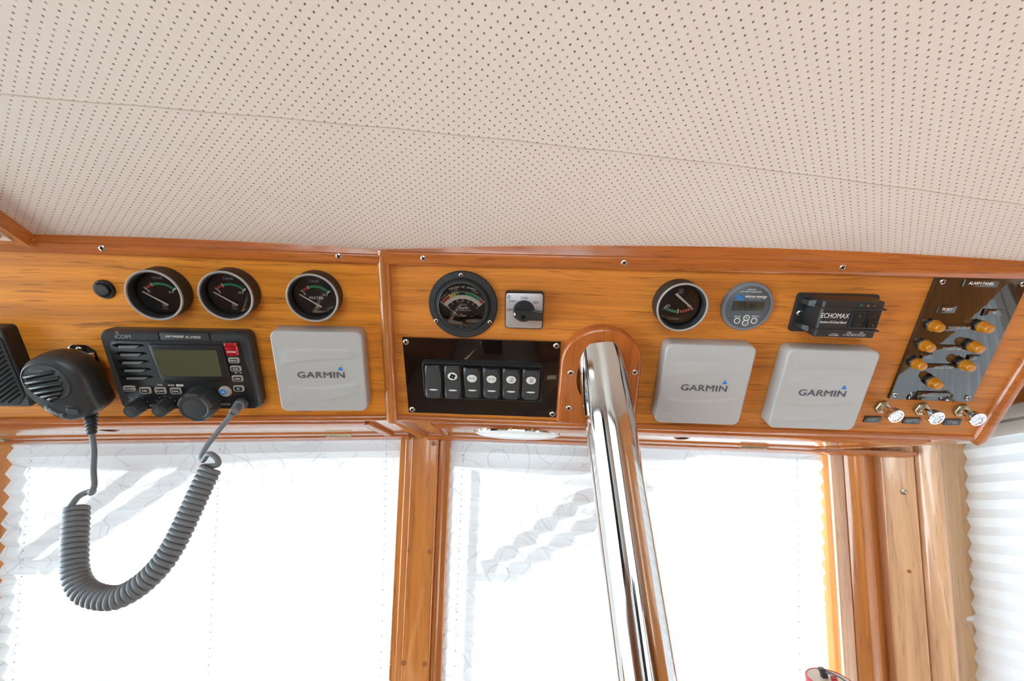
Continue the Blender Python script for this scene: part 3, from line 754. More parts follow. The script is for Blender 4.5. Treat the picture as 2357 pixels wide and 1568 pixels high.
# charge/discharge gauge
def amp_gauge():
    cx, cy = 372.0, 63.6
    T = Thing('ammeter_gauge', 'r', cx, cy, 'round black gauge with red-green arc between 50 marks, right of the pole', 'gauge')
    R = 30.3
    T.part('housing', MB().ring(cx, cy, [(R - .6, 0), (R, 1), (R, 21.5), (R - .4, 22.6), (R - 3.2, 22.6), (R - 4.6, 12), (R - 5, 8), (R - 5, 0)], 64), 'blacksoft')
    T.part('grey_rim', MB().ring(cx, cy, [(R + .1, 21.6), (R + .1, 23.4), (R - .9, 24), (R - 2.0, 23.4), (R - 2.2, 21.6)], 64), 'rim')
    d = T.part('dial', MB().lathe(cx, cy, [(25.6, 6), (25.6, 10)], 48), 'dial')
    sx, sy = cx - 0.2, cy + 20.5; gb = MB(); rb = MB(); lb = MB(); z = 10.15
    ringsector(gb, sx, sy, 28.0, 31.2, 238, 268.5, z); ringsector(rb, sx, sy, 28.0, 31.2, 271.5, 302, z)
    for a in (236.5, 270, 303.5):
        c, s_ = math.cos(math.radians(a)), math.sin(math.radians(a)); bar2(lb, sx + 26.8 * c, sy + 26.8 * s_, sx + 32 * c, sy + 32 * s_, 1.2, 1.2, z)
    for a in (243, 249.5, 256, 262.5, 277, 283.5, 290, 296.5):
        c, s_ = math.cos(math.radians(a)), math.sin(math.radians(a)); bar2(lb, sx + 28 * c, sy + 28 * s_, sx + 31.2 * c, sy + 31.2 * s_, .5, .5, z + .02)
    T.part('green_band', gb, 'green', d, smooth=False); T.part('red_band', rb, 'red', d, smooth=False); T.part('scale_mark', lb, 'white', d, smooth=False)
    T.text('50', cx - 12.6, cy - 2.0, 10.1, 3.4, 'white', d); T.text('50', cx + 12.4, cy - 1.9, 10.1, 3.4, 'white', d); T.text('0', cx, cy - 7.2, 10.1, 3.2, 'white', d)
    T.text('VDO', cx - .5, cy + 14.6, 10.1, 2.0, 'greyprint', d)
    em = MB(); pts = rr(cx - .2, cy + 17.8, 5.4, 4.2, .6)
    for i in range(len(pts)):
        q = pts[(i + 1) % len(pts)]; bar2(em, *pts[i], *q, .4, .4, 10.1, .1)
    ringsector(em, cx - .2, cy + 17.8, .6, 1.3, 0, 359, 10.2, 12)
    T.part('emblem', em, 'greyprint', d, smooth=False)
    T.part('needle', bar2(MB(), cx - 6.6, cy + 14.4, cx + 13.2, cy - 1.5, 3.0, 2.0, 12.5, .6), 'cream')
    T.part('needle_tip', bar2(MB(), cx + 13, cy - 1.4, cx + 17.2, cy - 4.8, 1.4, .4, 12.6, .5), 'cream')
    T.part('glass', MB().lathe(cx, cy, [(25.4, 15.2), (20, 16.2), (10, 16.8), (.1, 17)], 48, caps=False), 'dialglass')
amp_gauge()

# small round rocker button
T = Thing('rocker_button', 'l', -327, 61.3, 'small round black rocker switch alone on the teak at upper left', 'switch')
T.part('bezel', MB().lathe(-327, 61.3, [(11.6, 0), (11.6, 1.6), (10.6, 3.4), (8.8, 3.6), (8.4, 2.2)], 40), 'black')
rk = MB(); n = 12
for j in range(2): pass
rings = []
for z, sc_ in ((1.5, 1), (5.2, .97), (6.0, .86)):
    rings.append([(-327 + 7.8 * sc_ * math.cos(2 * PI * k / 32), 61.3 + 7.8 * sc_ * math.sin(2 * PI * k / 32), z + (0.22 * (7.8 * sc_ * math.sin(2 * PI * k / 32)) if z > 2 else 0)) for k in range(32)])
T.part('rocker', MB().loft(rings), 'blacksoft')

# extension speaker at the left edge
T = Thing('loudspeaker', 'l', -500, -35, 'black slotted loudspeaker box cut off by the left edge of the photo', 'speaker')
z1 = 17.5
T.part('housing', MB().loft([rr(-500, -37.5, 128, 105, 5, 0, 4), rr(-500, -37.5, 128, 105, 5, 9, 4), rr(-500, -37.5, 127, 104, 4, 9.5, 4), rr(-500, -37.5, 127, 104, 4, z1 - 1.5, 4), rr(-500, -37.5, 124.5, 101.5, 3, z1, 4)]), 'black')
gf = T.part('grille_face', MB().prism([(-560, -86), (-450, -86), (-440, -73), (-440, 2), (-452, 13), (-560, 13)], z1 - .2, z1 + .9, .4), 'radio')
T.part('corner_facet', MB().prism([(-452, -88), (-439, -88), (-438, -76)], z1 - .2, z1 + .7), 'black', gf, smooth=False)
for k in range(-6, 13):
    y0 = 2 - 5.7 * k; x1 = -443.5; L_ = 44
    xa, ya = x1 - L_, y0 - 4 - L_ * .72; xb, yb = x1, y0 - 4
    lo, hi = -83, 9
    def clip(x, y, x2, y2):
        t0, t1 = 0.0, 1.0
        for (p, q) in ((y2 - y, hi - y), (-(y2 - y), y - lo)):
            if p > 0: t1 = min(t1, q / p)
            elif p < 0: t0 = max(t0, q / p)
        return (x + (x2 - x) * t0, y + (y2 - y) * t0, x + (x2 - x) * t1, y + (y2 - y) * t1) if t1 > t0 + .08 else None
    c = clip(xa, ya, xb, yb)
    if c:
        T.part('slot', bar2(MB(), *c, 2.4, 2.4, z1 + .75, .22), 'slot', gf, smooth=False)

# VHF radio
def radio():
    T = Thing('marine_radio', 'l', -250, -40, 'charcoal marine VHF radio with a blank olive screen and a row of knobs', 'radio')
    cx, cy = -250.5, -39.5; W_, H_ = 169, 109
    body = MB().loft([rr(cx, cy, W_ - 3, H_ - 3, 8, 0, 6), rr(cx, cy, W_ - 1, H_ - 1, 9, 5, 6), rr(cx, cy, W_ + 1, H_ + 1, 10, 14, 6), rr(cx, cy, W_ - 1, H_ - 1, 9.5, 17.5, 6), rr(cx, cy, W_ - 5, H_ - 4.5, 8.5, 20, 6)])
    bd = T.part('body', body, 'radio')
    # recessed black front, outline slanting at lower left
    out = [(-322, 2), (-318, 4.2), (-186, 4.2), (-179, 0), (-177, -8), (-172, -60), (-171.5, -92), (-312, -92), (-320, -88), (-326, -60), (-327.5, -10)]
    T.part('front_panel', MB().prism(rounded_plan(out, 5, 4), 19.0, 20.6, .5), 'radiob')
    for x in (-268.3, -210.7):
        T.part('groove', MB().box(x - .6, x + .6, 4.6, 14.5, 19.6, 20.15), 'slot', bd, smooth=False)
    tb = T.part('top_band', MB().prism([(-266.5, 5), (-212.5, 5), (-212.5, 14), (-266.5, 14)], 19.8, 20.4, .3), 'radio')
    T.text('iCOM', -308.0, 8.2, 20.2, 5.0, 'greyprint', bd, sx=1.05)
    T.part('emblem', MB().ring(-313, 13.4, [(1.5, 20), (1.5, 20.4), (1.0, 20.4), (1.0, 20)], 20), 'greyprint', bd)
    T.text('VHF MARINE', -251, 9.4, 20.45, 3.0, 'white', tb, shear=.3, bold=.06, sx=.9); T.text('IC-M505', -230, 8.8, 20.45, 3.3, 'white', tb, shear=.2, bold=.05, sx=1.08)
    for k in range(5):
        y = -3.4 - 10.7 * k; x0 = -323 - .5 * k; x1 = -287
        T.part('vent', MB().prism([(x0, y + .6), (x0 + 7, y + 3.2), (x1 - 3, y + 2.6), (x1 + 1, y + .6), (x1 - 8, y - 1.6), (x0 + 7, y - 2.4)], 20.3, 20.9), 'slot', smooth=False)
        T.part('louvre', MB().loft([[(x0 + 7, y - 2.9, 20.5), (x1 - 11, y - 2.9, 20.5), (x1 - 5, y + 0.9, 21.3), (x0 + 8, y + .2, 21.0)], [(x0 + 7, y - 2.9, 21.2), (x1 - 11, y - 2.9, 21.2), (x1 - 5, y + .9, 21.6), (x0 + 8, y + .2, 21.3)]]), 'louvre')  # lower lip of the vent, coloured paler for the light it catches
    # screen with its raised surround
    so_ = rounded_plan([(-282, 0), (-197, -1), (-195, -46), (-200, -50), (-214, -52), (-232, -56), (-262, -55), (-276, -52)], 4, 4)
    T.part('screen_surround', MB().prism(so_, 20.2, 22.6, 1.0), 'radiob')
    si = rounded_plan([(-279, -3), (-201, -3.6), (-199.5, -44.5), (-222, -50), (-262, -50.5), (-277, -47)], 3, 4)
    sw = T.part('screen_window', MB().prism(si, 22.4, 22.9, .3), 'dial')
    T.part('lcd_screen', MB().prism(rr(-240.2, -25.2, 70.5, 36.2, 1.5), 22.7, 23.0), 'lcd', sw)
    T.text('WATERPROOF', -239, -47.2, 22.75, 2.4, 'white', sw, sx=1.35)
    def key(x, y, w_, h_, t_, up_=None, **k):
        kk = T.part('key', MB().loft([rr(x, y, w_, h_, 2.2, 20.2, 4), rr(x, y, w_, h_, 2.2, 22.2, 4), rr(x, y - .1, w_ - 1.4, h_ - 1.4, 1.8, 22.9, 4)]), 'key')
        T.part('key_face', MB().prism(rr(x, y, w_ - 3.2, h_ - 2.8, 1.2), 22.6, 23.0), 'radiob', kk)
        T.text(t_, x, y - .1, 23.0, k.get('size', 2.7), 'white', kk, bold=.06, sx=k.get('sx', 1.05))
    key(-317.0, -61.4, 14.0, 7.6, 'POWER', size=2.2); key(-299.3, -64.0, 13.2, 9.0, 'H/L', size=3.0); key(-281.8, -64.2, 13.4, 9.0, 'SCAN', size=2.6); key(-264, -64.8, 13.4, 9.0, 'DIAL', size=2.7)
    key(-187.6, -21.0, 12.8, 7.6, 'MENU', size=2.3); key(-187.4, -32.6, 12.8, 7.6, 'CLR', size=2.5); key(-187.6, -46.7, 13, 8.6, 'HAIL', size=2.5); key(-188.6, -61.2, 12.6, 8.6, 'IC', size=2.9)
    T.text('TAG', -281.8, -56.8, 20.6, 2.2, 'white', bd, bold=.05); T.text('DUAL', -268.5, -57.2, 20.6, 2.2, 'white', bd, bold=.05)
    gp = T.part('grp_plate', MB().prism(rr(-258.6, -57.3, 8.2, 2.9, .5), 20.5, 20.8), 'white', bd); T.text('GRP', -258.6, -57.3, 20.8, 1.9, 'radiob', bd)
    T.text('RX', -188.5, -39.2, 20.6, 2.0, 'white', bd); T.text('66', -183.2, -39.2, 20.6, 2.0, 'white', bd)
    T.text('ENTER', -208.8, -85.4, 20.6, 2.5, 'greyprint', bd, sx=1.15); T.text('VOL', -296.2, -86.5, 20.6, 2.5, 'greyprint', bd, sx=1.1); T.text('SQL', -263.5, -86.5, 20.6, 2.5, 'greyprint', bd, sx=1.1)
    # distress key under a clear red lid
    T.part('distress_frame', MB().prism(rr(-187.2, -5.2, 17.6, 20, 3.2), 20.2, 21.2, .4), 'radiob')
    dl = T.part('distress_lid', MB().loft([rr(-187.2, -5.6, 15, 17.4, 2.4, 20.8, 4), rr(-187.2, -5.6, 15, 17.4, 2.4, 23.6, 4), rr(-187.2, -6.2, 12.6, 14.2, 1.8, 24.8, 4)]), 'redclear')
    T.text('DISTRESS', -187.0, -8.4, 24.8, 2.0, 'white', dl, bold=.08, sx=.95); T.part('lid_ridge', MB().box(-192, -182.5, -2.2, -1.6, 24.6, 25.2), 'redclear', dl)
    # channel 16 key
    k16 = T.part('channel_key', MB().lathe(-205.6, -65.4, [(7.6, 20.2), (7.6, 22.4), (6.6, 23.4), (.1, 23.7)], 36), 'key')
    T.part('blue_disc', MB().lathe(-207.8, -65.6, [(3.9, 23.3), (3.9, 23.75)], 28), 'blue', k16)
    T.text('16', -207.8, -65.7, 23.8, 3.5, 'white', k16, bold=.12); T.text('C', -201.6, -65.6, 23.5, 2.7, 'radiob', k16)
    # knobs
    def knob(name, x, y, r0, r1, h, lobes, mat='radio', dots=False):
        rings = []
        N_ = 60
        for rr_, z in ((r0 * 1.02, 20.4), (r0, 24), (r1 * 1.02, 20.4 + h * .55), (r1, 20.4 + h * .9), (r1 * .9, 20.4 + h), (r1 * .72, 20.4 + h), (r1 * .70, 20.1 + h)):
            ring = []
            for k in range(N_):
                a = 2 * PI * k / N_; g = 1.0
                if r1 * .8 < rr_ and z > 25: g = 1 - .10 * max(0, math.cos(lobes * a)) ** 6
                ring.append((x + rr_ * g * math.cos(a), y + rr_ * g * math.sin(a), z))
            rings.append(ring)
        kb = T.part(name, MB().loft(rings), mat)
        T.part('knob_cap', MB().lathe(x, y, [(r1 * .68, 19.8 + h), (r1 * .66, 20.5 + h), (.1, 20.9 + h)], 36), 'blacksoft', kb)
        if dots:
            for k in range(9):
                a = math.radians(205 - k * 29)
                T.part('dial_dot', MB().lathe(x + (r0 + 3.2) * math.cos(a), y + (r0 + 3.2) * math.sin(a), [(.55, 20.5), (.55, 20.8)], 8), 'white', kb)
    knob('volume_knob', -312.5, -87.0, 9.4, 9.2, 16, 5, dots=True); knob('squelch_knob', -280.0, -86.2, 9.4, 9.2, 16, 5, dots=True)
    knob('channel_knob', -235.4, -80.0, 21.0, 20.4, 20, 6)
    T.part('socket', MB().lathe(-189.2, -82.4, [(9.4, 20.2), (9.4, 22), (7.6, 25.5), (6.2, 26.2)], 32), 'radiob')
radio()

# fist microphone with coiled cord, hanging on its clip
def microphone():
    T = Thing('fist_microphone', 'l', -376, -45, 'black fist microphone with a thick coiled grey cord, hung left of the radio', 'microphone')
    fr_ = [(-413.4, -34.4), (-409.2, -24.7), (-402.2, -16.2), (-390.9, -9.8), (-376.3, -6.5), (-365.1, -8.5), (-354.3, -15.8), (-347.0, -26.5), (-343.9, -37.4), (-343.5, -48.5), (-342.1, -59.8), (-340.1, -77.1), (-342.7, -81.8), (-355.3, -91.2), (-373.3, -96.3), (-385.6, -95.0), (-393.7, -86.1), (-404.0, -73.3), (-410.0, -61.9), (-413.4, -50.8)]
    base = rounded_plan(fr_, 6, 3)
    cxx, cyy = -378, -50
    def sc_(f, z, dx=0, dy=0): return [(cxx + dx + (x - cxx) * f, cyy + dy + (y - cyy) * f, z) for x, y in base]
    T.part('body', MB().loft([sc_(.80, 12, -2, -2), sc_(.93, 16, -2, -2), sc_(.985, 22, -1, -1), sc_(1.0, 30), sc_(.99, 35), sc_(.985, 39), sc_(.95, 43), sc_(.86, 46.2, -1, 0)]), 'radio')
    T.part('back_shell', MB().loft([sc_(.78, 8, -1, -2), sc_(.95, 12, -1, -2), sc_(1.0, 20, -1, -1), sc_(1.004, 29.0)]), 'black')
    gx, gy, gr = -383.5, -40.0, 24.0
    ro = math.radians(-40)
    fp = T.part('grille_plate', MB().loft([[(gx + gr * f * 1.0 * math.cos(a) * math.cos(ro) - gr * .93 * f * math.sin(a) * math.sin(ro), gy + gr * f * math.cos(a) * math.sin(ro) + gr * .93 * f * math.sin(a) * math.cos(ro), z) for a in [2 * PI * k / 48 for k in range(48)]] for f, z in ((1.06, 44), (1.05, 46.8), (1.0, 47.6), (.97, 46.7), (.3, 46.9))]), 'radio')
    ends = [((-404.5, -33.0), (-370.5, -25.8)), ((-405.0, -40.5), (-367.5, -33.6)), ((-403.6, -47.6), (-366.3, -40.8)), ((-400.0, -53.8), (-367.2, -47.6)), ((-394.8, -58.8), (-370.4, -53.6)), ((-388.5, -62.0), (-375.5, -59.0))]
    ends = [((a[0] + 1, a[1]), (b_[0] - 1, b_[1])) for a, b_ in ends]
    for a, b_ in ends:
        rb_ = T.part('grille_bar', MB().tube([(a[0], a[1], 47.0), (a[0] + 1, a[1] + .3, 47.5), (b_[0] - 1, b_[1] - .3, 47.5), (b_[0], b_[1], 47.0)], [1.2, 1.75, 1.75, 1.2], 10), 'radio', fp)
        T.part('grille_slot', bar2(MB(), a[0] + 1.4, a[1] - 3.1, b_[0] - 1.2, b_[1] - 3.0, 2.3, 2.3, 46.9, .22), 'slot', fp, smooth=False)
    T.text('iCOM', -389.5, -25.4, 46.9, 4.2, 'dimprint', fp, rot=-.05)
    # up/down key and channel key
    ud = T.part('up_down_key', MB().loft([[(x, y, z) for x, y in rot_rr(-385.6, -79.4, 26, 9.6, 4.6, math.radians(-34), f)] for f, z in ((1, 43.5), (1, 45.9), (.86, 46.6))]), 'black')
    for (x, y, dr) in ((-390.6, -76.2, 1), (-380.4, -83.2, -1)):
        tr = MB().add([(x + math.cos(a) * 2.6, y + math.sin(a) * 2.6, 46.8) for a in [math.radians(90 * dr + 120 * k - 10) for k in range(3)]], [(0, 1, 2)])
        T.part('arrow_mark', tr, 'louvre', ud, smooth=False)
    hk = T.part('hilo_key', MB().loft([[(x, y, z) for x, y in rot_rr(-366.5, -78.6, 13.4, 8.2, 2.6, math.radians(-8), f)] for f, z in ((1, 44), (1, 47.4), (.86, 48.2))]), 'radio')
    T.text('HI/LO', -370.0, -72.6, 46.3, 2.3, 'dimprint', hk, rot=-.1)
    # strain relief and cord
    A0 = world('l', -352.5, -90, 33); A1 = world('l', -349, -112, 30)
    inv = T.o.matrix_basis.inverted()
    def loc(pts): return [tuple((inv @ Vector(p)) * 1000) for p in pts]
    def wpart(name, paths, mat, parent=None, n=12):
        mb = MB()
        for path, r in paths: mb.tube(loc(path), r, n)
        o = obj(name, mb, M[mat], T.o if parent is None else parent)
        return o
    st = [Vector((-0.5262, .5300, 1.7235)), Vector((-0.5205, .530, 1.7105)), Vector((-0.5145, .530, 1.6985))]
    sr = wpart('strain_relief', [([st[0], st[1], st[2]], [.0052 * 1000, .0046 * 1000, .0040 * 1000])], 'radio')
    for k in range(6):
        c0 = st[0].lerp(st[2], (k + .2) / 6); c1 = st[0].lerp(st[2], (k + .72) / 6); r_ = 7.2 - .42 * k
        wpart('rib', [([c0, c1], [r_, r_])], 'radio', sr)
    def bez(P, n):
        out = []
        for i in range(len(P) - 1):
            p0 = P[max(i - 1, 0)]; p1 = P[i]; p2 = P[i + 1]; p3 = P[min(i + 2, len(P) - 1)]
            for k in range(n):
                t_ = k / n
                out.append(0.5 * ((2 * p1) + (p2 - p0) * t_ + (2 * p0 - 5 * p1 + 4 * p2 - p3) * t_ * t_ + (3 * p1 - p0 - 3 * p2 + p3) * t_ ** 3))
        out.append(P[-1]); return out
    V = lambda x, z, y=.53: Vector((x, y, z))
    # centre line of the coil
    C = [V(-.4995, 1.6175), V(-.4930, 1.600), V(-.4840, 1.575), V(-.4720, 1.5480), V(-.4560, 1.5325), V(-.4360, 1.5265), V(-.4150, 1.5275), V(-.3960, 1.5400), V(-.3820, 1.5580), V(-.3740, 1.5780), V(-.3690, 1.6000), V(-.3645, 1.6240), V(-.3600, 1.6480), V(-.3570, 1.6620)]
    cl = bez(C, 30)
    # arc-length resample
    L_ = [0]
    for i in range(1, len(cl)): L_.append(L_[-1] + (cl[i] - cl[i - 1]).length)
    tot = L_[-1]; pitch = .0058; turns = int(tot / pitch); rad = .0092; rc = 3.15
    def at(s_):
        import bisect
        i = min(max(bisect.bisect(L_, s_) - 1, 0), len(cl) - 2); f = (s_ - L_[i]) / max(L_[i + 1] - L_[i], 1e-9)
        return cl[i].lerp(cl[i + 1], f), (cl[i + 1] - cl[i]).normalized()
    per = 18; hel = []
    for k in range(turns * per + 1):
        s_ = tot * k / (turns * per); p, tg = at(s_)
        Yw = Vector((0, 1, 0)); a = tg.cross(Yw).normalized(); b_ = Yw
        ph = 2 * PI * k / per
        # coils lean a little, as on a hanging cord
        hel.append(p + (a * math.cos(ph) + b_ * math.sin(ph)) * rad)
    lead1 = bez([Vector((-.5140, .530, 1.6975)), Vector((-.5050, .531, 1.6790)), Vector((-.4965, .531, 1.6560)), Vector((-.4900, .532, 1.6400)), Vector((-.4880, .530, 1.6310)), Vector((-.4925, .5365, 1.6330)), Vector((-.5010, .5392, 1.6320)), Vector((-.5075, .5362, 1.6260)), hel[9], hel[12]], 8)
    e = hel[-1]
    lead2 = bez([hel[-3], e, Vector((-.3480, .527, 1.6660)), Vector((-.3490, .5220, 1.6735)), Vector((-.3575, .5200, 1.6775)), Vector((-.3685, .5290, 1.6705)), Vector((-.3715, .5290, 1.6760)), Vector((-.3685, .528, 1.6870)), Vector((-.3610, .527, 1.7010)), Vector((-.3540, .5265, 1.7150)), Vector((-.3475, .5255, 1.7270))], 8)
    cord = wpart('coiled_cord', [(lead1[:-9] + hel[9:-2] + lead2[2:], rc)], 'rubber', n=10)
    pb, pt_ = world('l', -189.2, -82.4, 25), Vector((-.3462, .5262, 1.7288))
    wpart('plug', [([pb, pb.lerp(pt_, .25), pb.lerp(pt_, .3), pb.lerp(pt_, .62), pb.lerp(pt_, .64), pb.lerp(pt_, .95), pt_], [6.6, 6.6, 5.4, 5.2, 5.8, 5.2, 4.0])], 'rubber', n=24)
def rot_rr(cx, cy, w_, h_, r, a, f=1.0):
    c, s_ = math.cos(a), math.sin(a)
    return [(cx + (x * c - y * s_) * f, cy + (x * s_ + y * c) * f) for x, y in rr(0, 0, w_, h_, r)]
microphone()

T = Thing('microphone_clip', 'l', -372, -22, 'stainless hanger clip screwed to the teak behind the fist microphone', 'clip')
T.part('back_plate', MB().prism(rounded_plan([(-391, -30), (-390, -16), (-383, -11), (-366, -11), (-358.5, -19), (-358, -62), (-391, -62)], 4, 4), 0, 1.4, .3), 'chrome')
T.part('hook', MB().box(-372, -360, -28, -21.5, 1, 8, 1), 'chrome'); T.part('hook', MB().box(-386, -374, -28, -21.5, 1, 8, 1), 'chrome')
add_screws(T, [(-376.3, -17)], 1.4, 3.4, slot=True); add_screws(T, [(-362, -55)], 1.4, 3.4, slot=True)

# pale grey instrument covers
def cover(s, cx, cy, label):
    T = Thing('instrument_cover', s, cx, cy, label, 'cover', None)
    W_, H_, t_ = 112.0, 115.5, 21.5
    rings = [rr(cx, cy, W_ - .5, H_ - .5, 9, 0, 8), rr(cx, cy, W_ + .8, H_ + .8, 9.5, 1, 8), rr(cx, cy, W_, H_, 9, t_ - 3.2, 8), rr(cx, cy, W_ - .7, H_ - .7, 8.5, t_ - 1.2, 8), rr(cx, cy, W_ - 2.4, H_ - 2.4, 7.8, t_ - .2, 8), rr(cx, cy, W_ - 4.5, H_ - 4.5, 7, t_, 8)]
    T.part('shell', MB().loft(rings, True, False), 'cover', angle=60)
    # softly waved front, height field inside the rim
    NX_, NY_ = 40, 120; mb = MB(); x0, x1, y0, y1 = cx - (W_ - 4.5) / 2, cx + (W_ - 4.5) / 2, cy - (H_ - 4.5) / 2, cy + (H_ - 4.5) / 2; r = 7
    def ht(x, y):
        u_, v_ = (x - cx) / 50, (y - cy) / 52
        win = max(0, min(1, (1 - abs(u_)) * 4)) * max(0, min(1, (1 - abs(v_)) * 5)); win = win * win * (3 - 2 * win)
        h = 0
        for (c0, c1, c2, sg) in ((.64, .02, -.05, 1), (.36, .10, -.05, -1), (-.42, .06, .10, 1), (-.78, .12, .13, -1)):
            e = v_ - (c0 + c1 * u_ + c2 * (u_ * u_)); h += -sg * 1.7 / (1 + math.exp(-e * 80))
            h += sg * 1.7 * max(0, min(1, .5 + e * .9)) 
        return h * win
    cache = {}
    for j in range(NY_ + 1):
        for i in range(NX_ + 1):
            x = x0 + (x1 - x0) * i / NX_; y = y0 + (y1 - y0) * j / NY_
            # squash the grid corners onto the rounded outline
            dx = max(abs(x - cx) - ((x1 - x0) / 2 - r), 0); dy = max(abs(y - cy) - ((y1 - y0) / 2 - r), 0)
            if dx > 0 and dy > 0:
                m_ = max(dx, dy); l_ = math.hypot(dx, dy); k = m_ / l_
                x = cx + math.copysign((x1 - x0) / 2 - r + dx * k, x - cx); y = cy + math.copysign((y1 - y0) / 2 - r + dy * k, y - cy)
            mb.v.append((x, y, t_ + ht(x, y)))
    for j in range(NY_):
        for i in range(NX_):
            a = j * (NX_ + 1) + i; mb.f.append((a, a + 1, a + NX_ + 2, a + NX_ + 1))
    fc = T.part('waved_front', mb, 'cover', angle=60)
    T.text('GARMIN', cx + .5, cy - 3.2, t_ + .05, 9.2, 'covertext', fc, bold=.22, sx=1.22, spacing=1.05)
    T.part('triangle_mark', MB().add([(cx + 21.8, cy + 4.2, t_ + .35), (cx + 28.6, cy + 4.2, t_ + .35), (cx + 25.2, cy + 9.8, t_ + .35)], [(0, 1, 2)]), 'blue', fc, smooth=False)
cover('l', -85.1, -38.6, 'pale grey GARMIN cover under the WATER gauge, left of the corner bead')
cover('r', 417.4, -42.4, 'pale grey GARMIN cover just right of the steel pole')
cover('r', 568.2, -44.1, 'pale grey GARMIN cover under the black ECHOMAX box, rightmost of three')

# volt / charge meter
def voltmeter():
    cx, cy = 102.3, 53.1
    T = Thing('voltmeter', 'r', cx, cy, 'large round black meter reading PERCENT OF CHARGE beside the corner bead', 'gauge')
    T.part('flange', MB().ring(cx, cy, [(44.4, 0), (44.4, 3.2), (43.4, 4.2), (36.2, 4.6), (35.2, 3.9), (34.8, 4.8), (33, 8.4), (31, 8.6), (31, 0)], 72), 'blacksoft')
    # lower part of the face is solid, curved upper window
    low = [(cx + 33.0 * math.cos(math.radians(a)), cy + 33.0 * math.sin(math.radians(a))) for a in range(204, 337, 6)]
    top_ = [(cx + 30 - 60 * k / 14, cy - 15.5 + -6.5 * (math.cos((k / 14 - .5) * 2 * PI) * .5 + .5) * .9 + (3.2 if k in (0, 14) else 0)) for k in range(15)]
    top_ = [(x, y + (1 - min(1, abs(x - cx) / 30)) * 2.0) for x, y in top_]
    T.part('lower_face', MB().prism(low + top_, 4, 8.5, .6), 'blacksoft')
    T.part('window_rim', MB().ring(cx, cy, [(31.2, 6), (31.2, 8.9), (30.4, 9.4), (29.8, 8.8), (29.8, 6)], 72), 'black')
    d = T.part('dial', MB().lathe(cx, cy, [(30.4, 2), (30.4, 4.2)], 56), 'dial')
    z = 4.35; sx, sy = cx + .2, cy - 16.5
    bands = {'red': [(128, 149), (31, 40)], 'yellow': [(109, 119), (101.5, 107)] , 'green': [(41, 86), ], 'teal': [(97.5, 100.5), (92.5, 96)]}
    def A_(k): return k
    bands = {'red': [(121, 142.5), (39.5, 48.5)], 'yellow': [(112, 120), (106.5, 110.5)], 'teal': [(102.5, 105.5), (98, 101.5)], 'green': [(50, 84)]}
    for c, ls in bands.items():
        for a0, a1 in ls:
            T.part(c + '_band', ringsector(MB(), sx, sy, 30.8, 34.2, a0, a1, z), c, d, smooth=False)
    lm = MB(); ringsector(lm, sx, sy, 34.5, 35.0, 38, 143, z, 40); ringsector(lm, sx, sy, 30.0, 30.5, 38, 143, z, 40); ringsector(lm, sx, sy, 25.6, 26.1, 38, 143, z, 40)
    for k in range(61):
        a = math.radians(38 + 105 * k / 60); r0 = 24.0 if k % 10 == 0 else 26; r1 = 30.3
        c, s_ = math.cos(a), math.sin(a); bar2(lm, sx + r0 * c, sy + r0 * s_, sx + r1 * c, sy + r1 * s_, .75, .75, z, .03)
    for a, r0, r1 in ((142.5, 29, 37), (120.5, 30, 37.4), (111, 34, 37.4), (105.8, 34, 37.4), (101.8, 34, 37.4), (49, 30, 35), (39, 29, 37)):
        c, s_ = math.cos(math.radians(a)), math.sin(math.radians(a)); bar2(lm, sx + r0 * c, sy + r0 * s_, sx + r1 * c, sy + r1 * s_, .4, .4, z, .03)
    T.part('scale_mark', lm, 'cream', d, smooth=False)
    txt = 'PERCENT OF CHARGE'
    for i, ch in enumerate(txt):
        if ch == ' ': continue
        a = math.radians(113.5 - 47 * i / (len(txt) - 1)); r_ = 40.9
        T.text(ch, sx + r_ * math.cos(a), sy + r_ * math.sin(a), 4.25, 2.35, 'cream', d, rot=a - PI / 2, bold=.05)
    for i, n_ in enumerate(('10', '11', '12', '13', '14', '15', '16')):
        a = math.radians(143 - 105 * i / 6); T.text(n_, sx + 22.4 * math.cos(a), sy + 22.4 * math.sin(a), 4.25, 2.1, 'cream', d, rot=a - PI / 2)
    T.text('DISCHARGED', sx + 37.4 * math.cos(math.radians(132)), sy + 37.4 * math.sin(math.radians(132)), 4.25, 1.3, 'cream', d, rot=math.radians(42)); T.text('CHARGING', sx + 38 * math.cos(math.radians(66)), sy + 38 * math.sin(math.radians(66)), 4.25, 1.3, 'cream', d, rot=math.radians(-24))
    T.text('HIGH', sx + 38.5 * math.cos(math.radians(44)), sy + 38.5 * math.sin(math.radians(44)), 4.25, 1.3, 'cream', d, rot=math.radians(-46))
    for a, n_ in ((120.5, '0'), (113, '25'), (108.5, '50'), (104, '75'), (101, '100')):
        T.text(n_, sx + 38.3 * math.cos(math.radians(a)), sy + 38.3 * math.sin(math.radians(a)), 4.25, 1.1, 'cream', d)
    T.text('VOLTS', cx + .8, cy + .8, 4.25, 1.9, 'cream', d); T.text('SeaAir', cx + .8, cy - 3.0, 4.25, 3.6, 'white', d, shear=.2, bold=.08); T.text('CHOCORUA, NH', cx + .8, cy - 6.4, 4.25, 1.8, 'cream', d)
    T.part('needle', bar2(MB(), cx - 3.8, cy - 14.4, cx - 28.6, cy + 5.2, .7, .45, 6.2, .3), 'white')
    mv = T.part('movement', MB().lathe(cx + .5, cy - 16.8, [(3.2, 4.2), (3.2, 6.0), (1.6, 6.8), (.1, 7)], 20), 'brassy')
